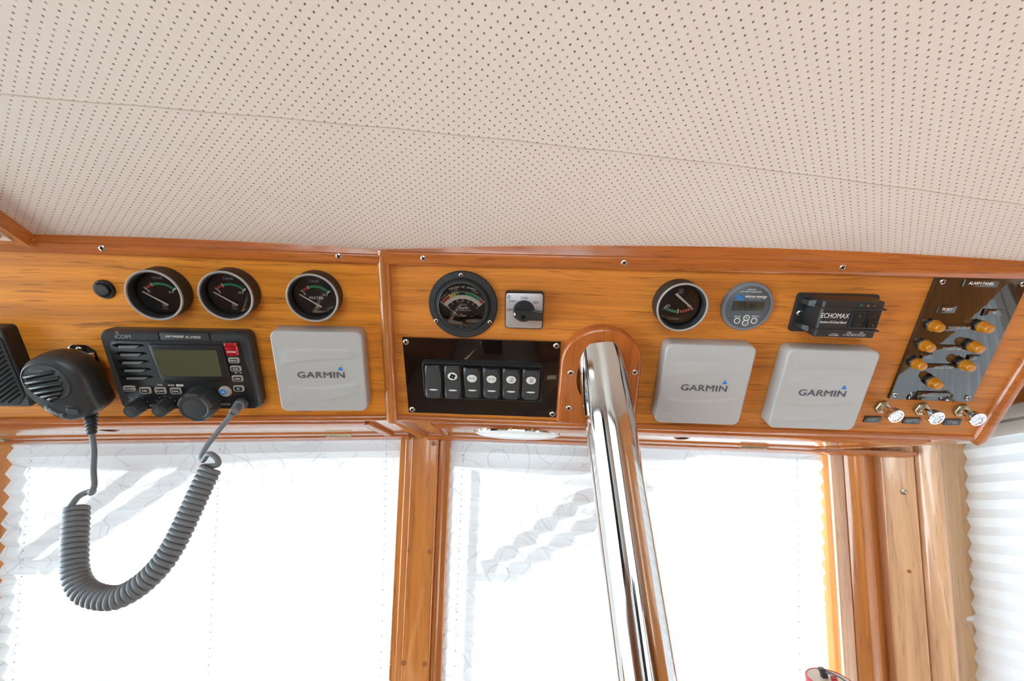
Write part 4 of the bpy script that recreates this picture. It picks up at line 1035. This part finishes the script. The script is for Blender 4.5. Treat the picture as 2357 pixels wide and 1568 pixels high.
    for (x, y, r_) in ((-9, -15.5, 1.7), (-5.5, -16.5, 1.4), (6, -16.5, 1.6), (11.5, -15.3, 2.0), (3, -13.6, 1.1)):
        T.part('movement_pin', MB().lathe(cx + x, cy + y, [(r_, 4.2), (r_, 5.6), (.1, 6)], 14), 'brassy', mv)
    T.part('copper_leaf', MB().prism([(cx - 4.8, cy - 12), (cx - 2.6, cy - 10.2), (cx + 2.6, cy - 14.4), (cx - 1, cy - 15.2)], 4.3, 4.8), 'copper', mv, smooth=False)
    for x in (-15, 16.2):
        T.part('rivet', MB().lathe(cx + x, cy - 11, [(1.3, 4.2), (.9, 5), (.1, 5.2)], 12), 'screw', d)
    T.part('glass', MB().lathe(cx, cy, [(30, 8.3), (22, 9.2), (10, 9.8), (.1, 9.9)], 56, caps=False), 'dialglass')
    add_screws(T, [(101.3, 93.0), (66.8, 31.8), (136.8, 32.0)], 4.3, 2.9)
    zs = T.part('zero_screw', MB().lathe(cx - .9, cy - 27.4, [(3.2, 8), (3.2, 9.6), (2.4, 10), (.1, 10.1)], 22), 'black'); T.part('recess', cross_mb(2.8, 10, cx - .9, cy - 27.4, 1.4, True), 'slot', zs)
voltmeter()

# rotary selector switch
def rotary():
    T = Thing('rotary_switch', 'r', 181, 50, 'brushed square rotary selector with a black lever, marked OFF PORT STBD GEN', 'switch')
    T.part('base', MB().loft([rr(181, 50.2, 47.6, 47.6, 4, 0, 4), rr(181, 50.2, 48.6, 48.6, 4, 3, 4), rr(181, 50.2, 48.6, 48.6, 4, 9.6, 4), rr(181, 50.2, 47.6, 47.6, 3.6, 10.4, 4)]), 'black')
    pl = T.part('face_plate', MB().prism(rr(181, 50.2, 46.2, 45.6, 3.2), 10.2, 11.2, .2), 'alu')
    for t_, x, y in (('OFF', 162.6, 51.0), ('PORT', 166.8, 62.4), ('STBD', 180.8, 67.0), ('GEN', 195.3, 61.6), ('I', 196.0, 54.2)):
        T.text(t_, x, y, 11.2, 3.2, 'slot', pl, sx=.9)
    T.part('emblem', MB().ring(161.8, 68.2, [(1.9, 11.2), (1.9, 11.4), (1.5, 11.4), (1.5, 11.2)], 20, 1.0), 'slot', pl); T.part('emblem_bar', MB().box(161.65, 161.95, 65.4, 71.0, 11.2, 11.4), 'slot', pl)
    T.part('knob_disc', MB().lathe(180.6, 50.4, [(14.0, 11), (14.0, 13.5), (12.8, 15.4), (.1, 15.8)], 44), 'black')
    lv = [(167.6, 50.0), (169.2, 45.2), (175.6, 42.4), (203.6, 42.4), (204.2, 52.4), (178, 54.6), (169.4, 54.4)]
    hd_ = T.part('lever', MB().loft([[(x, y, 15) for x, y in lv], [(x, y, 25) for x, y in lv], [(x, y, 27.6) for x, y in inset(lv, 1.4)]]), 'black', angle=25)
    T.part('pointer_mark', MB().prism(rot_rr(169.6, 51.0, 2.1, 3.2, .5, .3), 26.4, 28.0), 'white', hd_)
    T.part('lever_recess', MB().lathe(180.4, 47.6, [(2.8, 27.5), (2.8, 27.75)], 20), 'slot', hd_)
rotary()

# switch panel with six rockers
def switch_panel():
    T = Thing('switch_panel', 'r', 125, -51, 'glossy black panel with six rocker switches beneath the charge meter', 'switch panel')
    T.part('plate', MB().prism([(19.6, -108.8), (230.2, -108.8), (230.2, 6.0), (19.6, 6.0)], 0, 3.6, .35), 'gloss')
    add_screws(T, [(24.2, 0.2), (224.6, 1.0), (25.2, -103.6), (224.6, -103.2)], 3.6, 4.0)
    fo = rr(127.0, -52.6, 163.4, 57.0, 5, None, 6); fi = rr(127.0, -52.6, 157.6, 50.8, 3.5, None, 6)
    bz = MB().loft([[(x, y, 3.4) for x, y in fo], [(x, y, 9) for x, y in fo], [(x, y, 11.4) for x, y in inset(fo, 1.3)], [(x, y, 11.4) for x, y in inset(fi, -.6)], [(x, y, 9.8) for x, y in fi], [(x, y, 3.8) for x, y in fi]], False, False)
    T.part('bezel', bz, 'black')
    T.part('bezel_back', MB().prism(fi, 3.5, 4.2), 'slot')
    xs = [60.3, 86.9, 113.4, 139.7, 166.1, 192.8]
    for i, x in enumerate(xs):
        tilt = 1 if i < 2 else -1          # the first two are pressed at the bottom
        def zz(y): return 13.4 - tilt * (y + 53.5) * .085 + ((y + 53.5) / 24) ** 2 * 1.2
        W_ = 24.6; H_ = 47.4; NXr, NYr = 12, 14; cy = -53.6
        fr_ = T.part('rocker_frame', MB().prism(rr(x, cy, 25.8, 49.4, 2), 4, 7.5), 'black')
        rings = []
        for j in range(NYr + 1):
            y = cy - H_ / 2 + H_ * j / NYr; wv = W_ / 2 - .2
            e = min(j, NYr - j); wv *= (1, .99)[e > 0] if e else .93
            z = zz(y) - (1.6 if e == 0 else 0)
            rings.append([(x - wv, y, 5), (x - wv, y, z - 2.4), (x - wv + 1, y, z - 1.0), (x - wv * .6, y, z - .1), (x, y, z + .25), (x + wv * .6, y, z - .1), (x + wv - 1, y, z - 1.0), (x + wv, y, z - 2.4), (x + wv, y, 5)])
        rk_ = T.part('rocker', MB().loft(rings), 'radiob', angle=50)
        # raised satin centre field, waisted
        ctr = MB(); rgs = []
        for j in range(NYr + 1):
            y = cy - H_ / 2 + .8 + (H_ - 1.6) * j / NYr; q = abs(y - cy) / (H_ / 2); wv = 10.6 - 3.4 * q * q + .4
            rgs.append([(x - wv, y, zz(y) - .8), (x - wv + .3, y, zz(y) + .25), (x, y, zz(y) + .75), (x + wv - .3, y, zz(y) + .25), (x + wv, y, zz(y) - .8)])
        T.part('rocker_field', MB().loft(rgs, True, True, False), 'rocker', rk_, angle=50)
        yb = -64.3; T.part('indicator', MB().lathe(x, yb, [(5.9, zz(yb) + .4), (5.7, zz(yb) + 1.1), (.1, zz(yb) + 1.3)], 24, sy=.2), 'lens', rk_)
        if i:
            yl = (-43.7, -45.2, -45.4, -45.2, -45.3)[i - 1]; zl = zz(yl) + 1.25
            ic = T.part('icon_lens', MB().lathe(x, yl, [(6.6, zl - .5), (6.5, zl + .3), (.1, zl + .45)], 30, sy=.86), 'lens', rk_)
            mk = MB(); z = zl + .5
            if i == 1:
                for k in range(4):
                    a = .4 + k * PI / 2; mk.lathe(x + 2.3 * math.cos(a), yl + 2.3 * math.sin(a), [(1.75, z), (1.7, z + .1)], 14)
            elif i in (2, 3):
                for sx_ in (-2.1, 2.1):
                    ringsector(mk, x + sx_, yl + .6, .9, 1.35, 0, 180, z, 10); bar2(mk, x + sx_ - 1.6, yl + .4, x + sx_ + 1.6, yl + .4, .35, .35, z, .05)
                    for k in range(3): bar2(mk, x + sx_ - 1.2 + k * 1.1 + .3 * sx_, yl - .4, x + sx_ - 1.2 + k * 1.1 + .55 * sx_, yl - 1.9, .3, .3, z, .05)
            else:
                ringsector(mk, x + .8, yl + 1.2, 1.9, 2.35, 0, 180, z, 12); bar2(mk, x - 1.5, yl + 1.1, x + 3.1, yl + 1.1, .4, .4, z, .05)
                for k in range(5): bar2(mk, x - 1.0 + k * .95, yl + .2, x - 2.2 + k * .95, yl - 3.0, .35, .35, z, .05)
            T.part('pictogram', mk, 'slot', rk_, smooth=False)
    return T
switch_panel()

# wooden collar and steel pole
def collar():
    T = Thing('pole_collar', 'r', 284, -40, 'arched red-brown wooden collar screwed round the steel pole', 'collar')
    cx = 283.2; R = 52.6
    def half(sg):
        out = []
        for k in range(19):
            a = math.radians(90 - 90 * k / 18); out.append((cx + sg * R * math.cos(a), -18.5 + (R - 2.6) * math.sin(a)))
        out += [(cx + sg * (R + .8), -60), (cx + sg * (R + 1.0), -107), (cx + sg * (R - 3.5), -110.5), (cx + sg * .15, -110.5), (cx + sg * .15, -90)]
        # hole cut for the pole
        for k in range(13):
            a = math.radians(-90 + 180 * k / 12); out.append((cx + sg * (.15 + 30.8 * math.cos(a)), -38 + 39.5 * math.sin(a)))
        out.append((cx + sg * .15, 15))
        return out
    for sg in (-1, 1):
        pts = half(sg)
        z1 = 17
        bev = 4.5
        nouter = 24
        def shr(d):
            res = []
            ctr = Vector((cx, -35))
            for i, (x, y) in enumerate(pts):
                if i < nouter - 0 and i < 22:
                    # shrink the outer edge only
                    v_ = Vector((x - cx, y + 35)); 
                    if y > -18.5: k = Vector((x - cx, y + 18.5)).normalized()
                    elif i < 21: k = Vector((sg, 0))
                    else: k = Vector((0, 0))
                    if i in (21,): k = Vector((sg * .7, -.7))
                    x, y = x - k.x * d, y - k.y * d
                    if abs(x - cx) < .15: x = cx + sg * .15
                res.append((x, y))
            return res
        T.part('collar_half', MB().loft([[(x, y, 0) for x, y in pts], [(x, y, z1 - bev) for x, y in pts], [(x, y, z1 - bev * .45) for x, y in shr(bev * .18)], [(x, y, z1 - bev * .12) for x, y in shr(bev * .5)], [(x, y, z1) for x, y in shr(bev)]]), 'collar', angle=50)
    add_screws(T, [(244.3, -31.4), (245.2, -84.6), (327.4, -27.6), (329.2, -83.2)], 16.6, 3.8)
collar()
p0 = Vector((.1190, .5260, 1.8044)); p1 = Vector((.1716, .5578, 1.25)); dr = (p1 - p0).normalized()
pole = bpy.data.objects.new('steel_pole', None); COL.objects.link(pole)
pz = dr; px_ = Vector((1, 0, 0)); px_ = (px_ - pz * px_.dot(pz)).normalized(); py_ = pz.cross(px_)
pole.matrix_world = frame(p0, px_, py_, pz)
tag(pole, 'thick polished steel pole coming down through the wooden collar', 'pole')
obj('tube', MB().loft([[(31.2 * math.cos(2 * PI * k / 96), 31.2 * math.sin(2 * PI * k / 96), z) for k in range(96)] for z in (-22, 0, 60, 600, 1820)], False, False), M['chrome'], pole)
obj('inner_end', MB().lathe(0, 0, [(31, -22), (.1, -22)], 48), M['slot'], pole)

# battery monitor
def monitor():
    cx, cy = 458.8, 60.9
    T = Thing('battery_monitor', 'r', cx, cy, 'round blue-grey battery monitor with a small display showing 13.36', 'monitor')
    T.part('bezel', MB().ring(cx, cy, [(31.6, 0), (31.6, 2.6), (30.6, 4.4), (28.6, 5.2), (27.4, 5.0), (27, 2)], 64), 'bezel')
    f = T.part('face', MB().lathe(cx, cy, [(28, 1), (28, 4.4), (27.6, 4.7)], 64), 'bezelface')
    T.part('display', MB().prism([(cx - 19.4, cy - 4.8), (cx + 19.6, cy - 4.4), (cx + 19.6, cy + 7.8), (cx - 19.4, cy + 7.4)], 4.5, 5.2, .15), 'lcdd', f)
    T.text('13.36', cx - 1.0, cy + 1.8, 5.2, 7.2, 'lcdink', f, bold=.1); T.text('V', cx + 15.4, cy + 5.2, 5.2, 2.2, 'lcdink', f)
    T.text('BMV-700', cx - .3, cy + 22.4, 4.7, 1.8, 'white', f, shear=.2); T.text('BATTERY MONITOR', cx - .4, cy + 19.6, 4.7, 1.8, 'white', f, sx=1.1)
    T.text('victron energy', cx + 6.6, cy + 13.9, 4.7, 3.5, 'white', f, shear=.18, bold=.1, sx=.94); T.text('BLUE POWER', cx + 6, cy + 10.6, 4.7, 1.2, 'greyprint', f, spacing=1.4)
    wv = MB()
    for yy, sh in ((0, 0), (-3, 1.6)):
        top_ = [(cx - 17.4 + sh + 8.2 * k / 8, cy + 14.6 + yy + .8 * math.sin(k * .8)) for k in range(9)]
        for k in range(8):
            wv.add([(top_[k][0], top_[k][1], 4.85), (top_[k + 1][0], top_[k + 1][1], 4.85), (top_[k + 1][0], top_[k + 1][1] - 2.3, 4.85), (top_[k][0], top_[k][1] - 2.3, 4.85)], [(0, 1, 2, 3)])
    T.part('wave_mark', wv, 'blue', f, smooth=False)
    T.text('SETUP', cx - 10.2, cy - 12.6, 4.7, 2.1, 'white', f); T.text('SELECT', cx + 11.8, cy - 11.8, 4.7, 2.1, 'white', f)
    for (x, y, t_) in ((-9.6, -18.0, ''), (11.2, -17.5, ''), (1.2, -13.9, '+'), (1.0, -20.6, '-')):
        b_ = T.part('button', MB().lathe(cx + x, cy + y, [(2.8, 4.5), (2.8, 5.1), (.1, 5.2)], 24), 'bezelface')
        T.part('button_ring', MB().ring(cx + x, cy + y, [(3.9, 4.6), (3.9, 5.2), (3.0, 5.3), (2.9, 4.6)], 32), 'lens', b_)
        if t_: T.text(t_, cx + x, cy + y, 5.2, 3.6, 'white', b_, bold=.15)
monitor()

# radar target enhancer control box
def echobox():
    T = Thing('control_box', 'r', 562, 57, 'black ECHOMAX control box with two rocker switches under the crown trim', 'control box')
    T.part('flange', MB().prism(rr(565, 55.5, 97, 50, 4), 0, 4.2, .6), 'black')
    rx0, rx1, ry0, ry1 = 529, 600, 33.5, 79.5; z1 = 32
    cx, cy = (rx0 + rx1) / 2, (ry0 + ry1) / 2
    bd = T.part('housing', MB().loft([rr(cx, cy, 71, 46, 1.5, 2, 3), rr(cx, cy, 70, 45.4, 1.5, z1 - 2, 3), rr(cx, cy, 66, 42.5, 1, z1, 3)]), 'black', angle=25)
    T.part('side_lug', MB().loft([[(521, 38, 3), (530, 36, 3), (530, 44, 3), (521, 43, 3)], [(524, 38, 14), (530, 36, 20), (530, 44, 20), (524, 43, 14)]]), 'black', angle=20)
    T.part('side_lug', MB().loft([[(521, 68, 3), (530, 68, 3), (530, 77, 3), (521, 74, 3)], [(524, 68, 14), (530, 68, 20), (530, 77, 20), (524, 74, 14)]]), 'black', angle=20)
    for y in (70.2, 43.6):
        T.part('ridge', MB().box(527.5, 602, y - .9, y + .9, z1 - 12, z1 + 1.0, .4), 'black', bd)
    T.text('ECHOMAX', 546.6, 61.0, z1, 6.2, 'white', bd, sx=.78, bold=.05); T.text('Active-XS-Dual Band', 546.4, 53.2, z1, 3.0, 'white', bd, shear=.28, bold=.05, sx=.86)
    for x, c in ((572.5, 'dimgreen'), (580, 'dimamber'), (587.3, 'dimred')):
        T.part('indicator_lamp', MB().lathe(x, 74.6, [(1.5, z1 - .2), (1.5, z1 + .4), (.9, z1 + 1), (.1, z1 + 1.1)], 14), c, bd)
    for x in (572.6, 589.0):
        fr_ = T.part('switch_frame', MB().prism(rr(x, 57.2, 15.6, 20.6, .8), z1 - 1, z1 + 1.6, .3), 'black')
        T.part('switch_rocker', MB().loft([[(x - 5.4, 48.6, z1 + 1), (x + 5.4, 48.6, z1 + 1), (x + 5.4, 66, z1 + 1), (x - 5.4, 66, z1 + 1)], [(x - 5.4, 49.2, z1 + 4.8), (x + 5.4, 49.2, z1 + 4.8), (x + 5.4, 65.4, z1 + 2.2), (x - 5.4, 65.4, z1 + 2.2)]]), 'radiob', fr_, smooth=False)
        T.part('switch_mark', MB().ring(x, 62.4, [(1.1, z1 + 2.6), (1.1, z1 + 3.0), (.75, z1 + 3.0), (.75, z1 + 2.6)], 14), 'green' if x < 580 else 'red', fr_)
        T.part('switch_mark', MB().box(x - .15, x + .15, 51, 53.6, z1 + 4.6, z1 + 4.9), 'green' if x < 580 else 'dimprint', fr_)
    T.text('EXT ALARM', 552, 36.8, z1, 1.7, 'white', bd, sx=.9); T.text('0V  +12V  LINK  BL  BN  GN/Y', 575.5, 37.2, z1, 1.6, 'white', bd, sx=.9); T.text('PWR', 569, 40.9, z1, 1.6, 'white', bd); T.text('XTR', 583, 41.0, z1, 1.6, 'white', bd)
    T.part('printed_rule', MB().box(565, 588.5, 38.9, 39.3, z1, z1 + .1), 'white', bd); T.part('printed_rule', MB().box(548.5, 555.5, 38.7, 39.1, z1, z1 + .1), 'white', bd)
    add_screws(T, [(523.6, 54.8)], 4.4, 4.0)
echobox()

# alarm panel
def alarm_panel():
    T = Thing('alarm_panel', 'r', 723.5, 22.5, 'tall glossy black ALARM PANEL with seven amber lamps at the right end of the console', 'alarm panel')
    T.part('plate', MB().prism([(670.7, -61.1), (776.2, -61.6), (776.4, 105.4), (670.7, 106.2)], 0, 4.2, .3), 'gloss2')
    add_screws(T, [(678.6, 98.6), (770.4, 98.4), (675.8, -54.6), (769.4, -55.8)], 4.5, 3.4)
    def tagp(x0, x1, y0, y1, t_, mat='greyprint', size=3.3, bold=.05):
        k = T.part('name_plate', MB().prism([(x0, y0), (x1, y0), (x1, y1), (x0, y1)], 4.2, 6.2, .15), 'gloss2')
        T.text(t_, (x0 + x1) / 2, (y0 + y1) / 2, 6.15, size, mat, k, bold=bold, sx=.95)
    tagp(702.5, 741.5, 93.8, 102.2, 'ALARM PANEL', 'white', 3.5, .1); tagp(685.4, 705.4, 60.4, 69.4, 'PORT', 'white', 3.6, .1); tagp(740, 761, 57.8, 66.6, 'STBD', 'greyprint', 3.7)
    tagp(694, 744, 37.4, 46.0, 'WATER TEMP.'); tagp(695, 747, 9.6, 18.2, 'ENGINE OIL'); tagp(695, 747, -17.0, -8.4, 'BILGE PUMP')
    tagp(688, 702, -2.4, 5.8, 'FWD'); tagp(746, 760.5, -3.2, 5.2, 'AFT'); tagp(703, 744, -57.4, -48.8, 'ENGINE RM LTS')
    for (x, y) in ((684.2, 44.9), (741.4, 45.2), (683.2, 18.6), (741.4, 19.0), (682.2, -6.4), (740.6, -6.2), (711.8, -32.4)):
        base = T.part('lamp_base', MB().lathe(x, y, [(7.2, 4), (7.2, 7), (6.4, 8)], 28), 'radiob')
        rings = []
        for r_, z, kn_ in ((6.6, 7.5, 1), (7.5, 8.3, 1), (7.5, 11.0, 1), (6.1, 11.6, 0), (6.0, 16, 0), (5.7, 18.2, 0), (4.6, 19.8, 0), (3.2, 20.3, 0), (.2, 19.8, 0)):
            rings.append([(x + r_ * (1 - (.11 if kn_ and k % 4 < 2 else 0)) * math.cos(2 * PI * k / 48), y + r_ * (1 - (.11 if kn_ and k % 4 < 2 else 0)) * math.sin(2 * PI * k / 48), z) for k in range(48)])
        T.part('amber_lens', MB().loft(rings), 'amber', base, angle=45)
    return T
alarm_panel()

# three knurled pull switches with name tags
for i, (x, y, t_, wds) in enumerate(((667.2, -74.6, 'PORT', 'left'), (718.6, -75.4, 'CENTRE', 'middle'), (770.2, -75.4, 'STBD', 'right'))):
    T = Thing('push_button_switch', 'r', x, y, 'chrome knurled switch knob on a hex nut above the %s tag' % t_, 'switch')
    T.part('hex_nut', MB().lathe(x, y, [(9.6, 0), (9.6, 4.4), (8.6, 5.4)], 6, .2), 'brassy', angle=20)
    T.part('washer', MB().lathe(x, y, [(7.2, 5), (7.2, 6.4), (6.4, 7)], 30), 'brassy')
    T.part('stem', MB().lathe(x, y, [(4.6, 5), (4.6, 19)], 26), 'chromeb')
    rings = []
    for r_, z in ((7.6, 18.5), (9.4, 19), (9.6, 20), (9.6, 25.4), (9.2, 26.4), (7.6, 26.6), (7.2, 25.4)):
        rings.append([(x + r_ * (1 - (.04 if k % 6 < 2 and 19 < z < 26 else 0)) * math.cos(2 * PI * k / 60), y + r_ * (1 - (.04 if k % 6 < 2 and 19 < z < 26 else 0)) * math.sin(2 * PI * k / 60), z) for k in range(60)])
    hd_ = T.part('knob', MB().loft(rings), 'chromeb', angle=30)
    # knurled dished face: a bumpy disc
    random.seed(20 + i); mb = MB(); n = 30
    for r_ in range(9):
        for k in range(n):
            rad_ = .1 + 7.1 * r_ / 8; mb.v.append((x + rad_ * math.cos(2 * PI * k / n), y + rad_ * math.sin(2 * PI * k / n), 25.3 + (random.uniform(-.35, .35) if 0 < r_ < 8 else 0)))
    for r_ in range(8):
        for k in range(n):
            a = r_ * n + k; b_ = r_ * n + (k + 1) % n; mb.f.append((a, b_, b_ + n, a + n))
    T.part('textured_face', mb, 'darkchrome', hd_, smooth=False)
    tx, ty = ((661.5, -95.0), (713.5, -95.0), (767.0, -95.0))[i]
    G = Thing('name_tag', 'r', tx, ty, 'small black name tag engraved %s, below the chrome knobs' % t_, 'tag')
    bd_ = G.part('plate', MB().prism([(tx - 10.6, ty - 4.6), (tx + 10.6, ty - 4.6), (tx + 10.6, ty + 4.6), (tx - 10.6, ty + 4.6)], 0, 2.4, .3), 'flame')
    G.text(t_, tx, ty, 2.4, 4.0, 'greyprint', bd_, sx=.9 if i == 1 else 1.0)
random.seed(3)

# dome light under the console
def dome():
    T = Thing('dome_light', 'ur', 174.5, -69, 'oval chrome-rimmed dome light set in the console underside above the right blind', 'light')
    x, y = 174.5, -66; sy = .50
    T.part('rim', MB().ring(x, y, [(67, .5), (67.5, 4), (66.5, 8.0), (64.5, 8.4), (63.5, 4), (63, .5)], 80, sy), 'chrome')
    ln_ = T.part('lens', MB().lathe(x, y, [(64.5, 4), (64.0, 8.2), (60, 10.4), (48, 12.2), (30, 13.2), (.2, 13.6)], 80, sy=sy), 'lampglass')
    for k, a in enumerate((186, 200, 214, 228, 262, 290, 318, 336)):
        c, s_ = math.cos(math.radians(-a)), math.sin(math.radians(-a)) * sy
        T.part('rim_clip', MB().box(x + 67 * c - 2, x + 67 * c + 2, y + 67 * s_ - 1.4, y + 67 * s_ + 1.4, 2, 7.4), 'brassy')
dome()

# red round gadget with plugged lead at the bottom
def gadget():
    c = Vector((.4555, .72, 1.4115)); F = frame(c, Vector((1, 0, 0)), Vector((0, .975, .22)).normalized(), Vector((0, -.22, .975)).normalized()) @ Matrix.Scale(.78, 4)
    o = bpy.data.objects.new('red_gadget', None); COL.objects.link(o); o.matrix_world = F
    tag(o, 'round red gadget with a cream face at the lower right edge of the windscreen', 'gadget')
    obj('body', MB().lathe(0, 0, [(30, -34), (36, -28), (38.5, 0), (38.0, 6), (35.5, 8), (34.6, 6.6)], 56), M['redbody'], o)
    f = obj('face', MB().lathe(0, 0, [(35.4, 5), (35.2, 6.8), (.1, 7.0)], 56), M['cream'], o)
    for k in range(3):
        obj('red_key', MB().loft([rr(3 + 3.8 * k, -7 + 6.5 * k, 10, 4.4, .8, 6.6, 2), rr(3 + 3.8 * k, -7 + 6.5 * k, 8.6, 3.4, .6, 10.4, 2)]), M['redbody'], o)
    obj('red_dot', MB().lathe(-19, -9, [(1.8, 6.9), (1.6, 8), (.1, 8.2)], 16), M['redbody'], f)
    obj('red_dot', MB().lathe(24, -15, [(2.2, 6.9), (2.0, 8.4), (.1, 8.6)], 16), M['redbody'], f)
    pl = obj('plug', MB().loft([rr(-5, 8, 10, 8, 2, 6.5, 3), rr(-6, 8, 10.5, 8.5, 2, 14, 3), rr(-8, 8, 12, 8, 2, 18, 3), rr(-9, 8, 9, 7, 2, 22, 3)]), M['radio'], o)
    obj('lead', MB().tube([(-4, 7, 17), (4, 3, 16), (14, -4, 14), (24, -14, 9), (32, -26, 2), (38, -42, -16)], [3.4, 1.9, 1.5, 1.5, 1.5, 1.5], 10), M['rubber'], pl)
    obj('stand', MB().lathe(0, 0, [(12, -390), (12, -30)], 20), M['radio'], o)
gadget()

# ================================================================== OUTSIDE: roof visor and pantograph wipers, which shade the blinds
def outpt(s, x, d, t_):
    p = FR['w' + s] @ Vector((x / 1000, -d / 1000, -.020)); return p + SUN * t_
vis = bpy.data.objects.new('roof_visor', None); COL.objects.link(vis); vis.matrix_world = Matrix.Translation((0, 1.0, 1.95))
tag(vis, 'white roof visor projecting over the windscreen outside the blinds', 'visor')
edge = [outpt('l', -760, 40, .26), outpt('l', -500, 50, .26), outpt('l', -250, 41, .26), outpt('l', -46, 43, .26), outpt('r', 80, 54, .26), outpt('r', 260, 68, .26), outpt('r', 406, 34, .26), outpt('r', 560, 10, .26), outpt('r', 760, -8, .26)]
top_e = [Vector((p.x, .74, 1.95)) for p in edge]
mb = MB(); iv = vis.matrix_basis.inverted()
r0 = [iv @ p * 1000 for p in edge]; r1 = [iv @ p * 1000 for p in top_e]
mb.loft([[tuple(p) for p in r0], [tuple(p) for p in r1], [tuple(p + Vector((0, 0, 22))) for p in r1], [tuple(p + Vector((0, 0, 22))) for p in r0], [tuple(p) for p in r0]], False, False, False)
obj('shell', mb, M['outer'], vis, smooth=False)
def wiper(s, label, arms, foot, blade):
    W_ = bpy.data.objects.new('windscreen_wiper', None); COL.objects.link(W_)
    b0 = outpt(s, *foot[0], .075); W_.matrix_world = Matrix.Translation(b0); tag(W_, label, 'wiper'); iv = W_.matrix_basis.inverted()
    def pt_(x, d): return tuple(iv @ outpt(s, x, d, .075) * 1000)
    for (a, b_, r_) in arms:
        obj('arm', MB().tube([pt_(*a), pt_(*b_)], r_, 10), M['radiob'], W_)
    obj('yoke', MB().tube([pt_(*foot[0]), pt_(*foot[1])], foot[2], 10), M['radiob'], W_)
    if blade: obj('blade', MB().tube([pt_(*blade[0]), pt_(*blade[1])], blade[2], 8), M['radiob'], W_)
wiper('r', 'dark double-armed wiper outside, shading the right blind in steps', [((118, 240), (345, 68), 10.5), ((166, 246), (420, 74), 10.5)], ((100, 252), (178, 251), 9.5), ((97, 62), (93, 720), 8.5))
wiper('l', 'dark double-armed wiper outside, shading the left blind diagonally', [((-660, 196), (-470, 40), 11), ((-628, 212), (-395, 44), 12)], ((-690, 205), (-632, 208), 9), ((-668, 30), (-680, 720), 7))
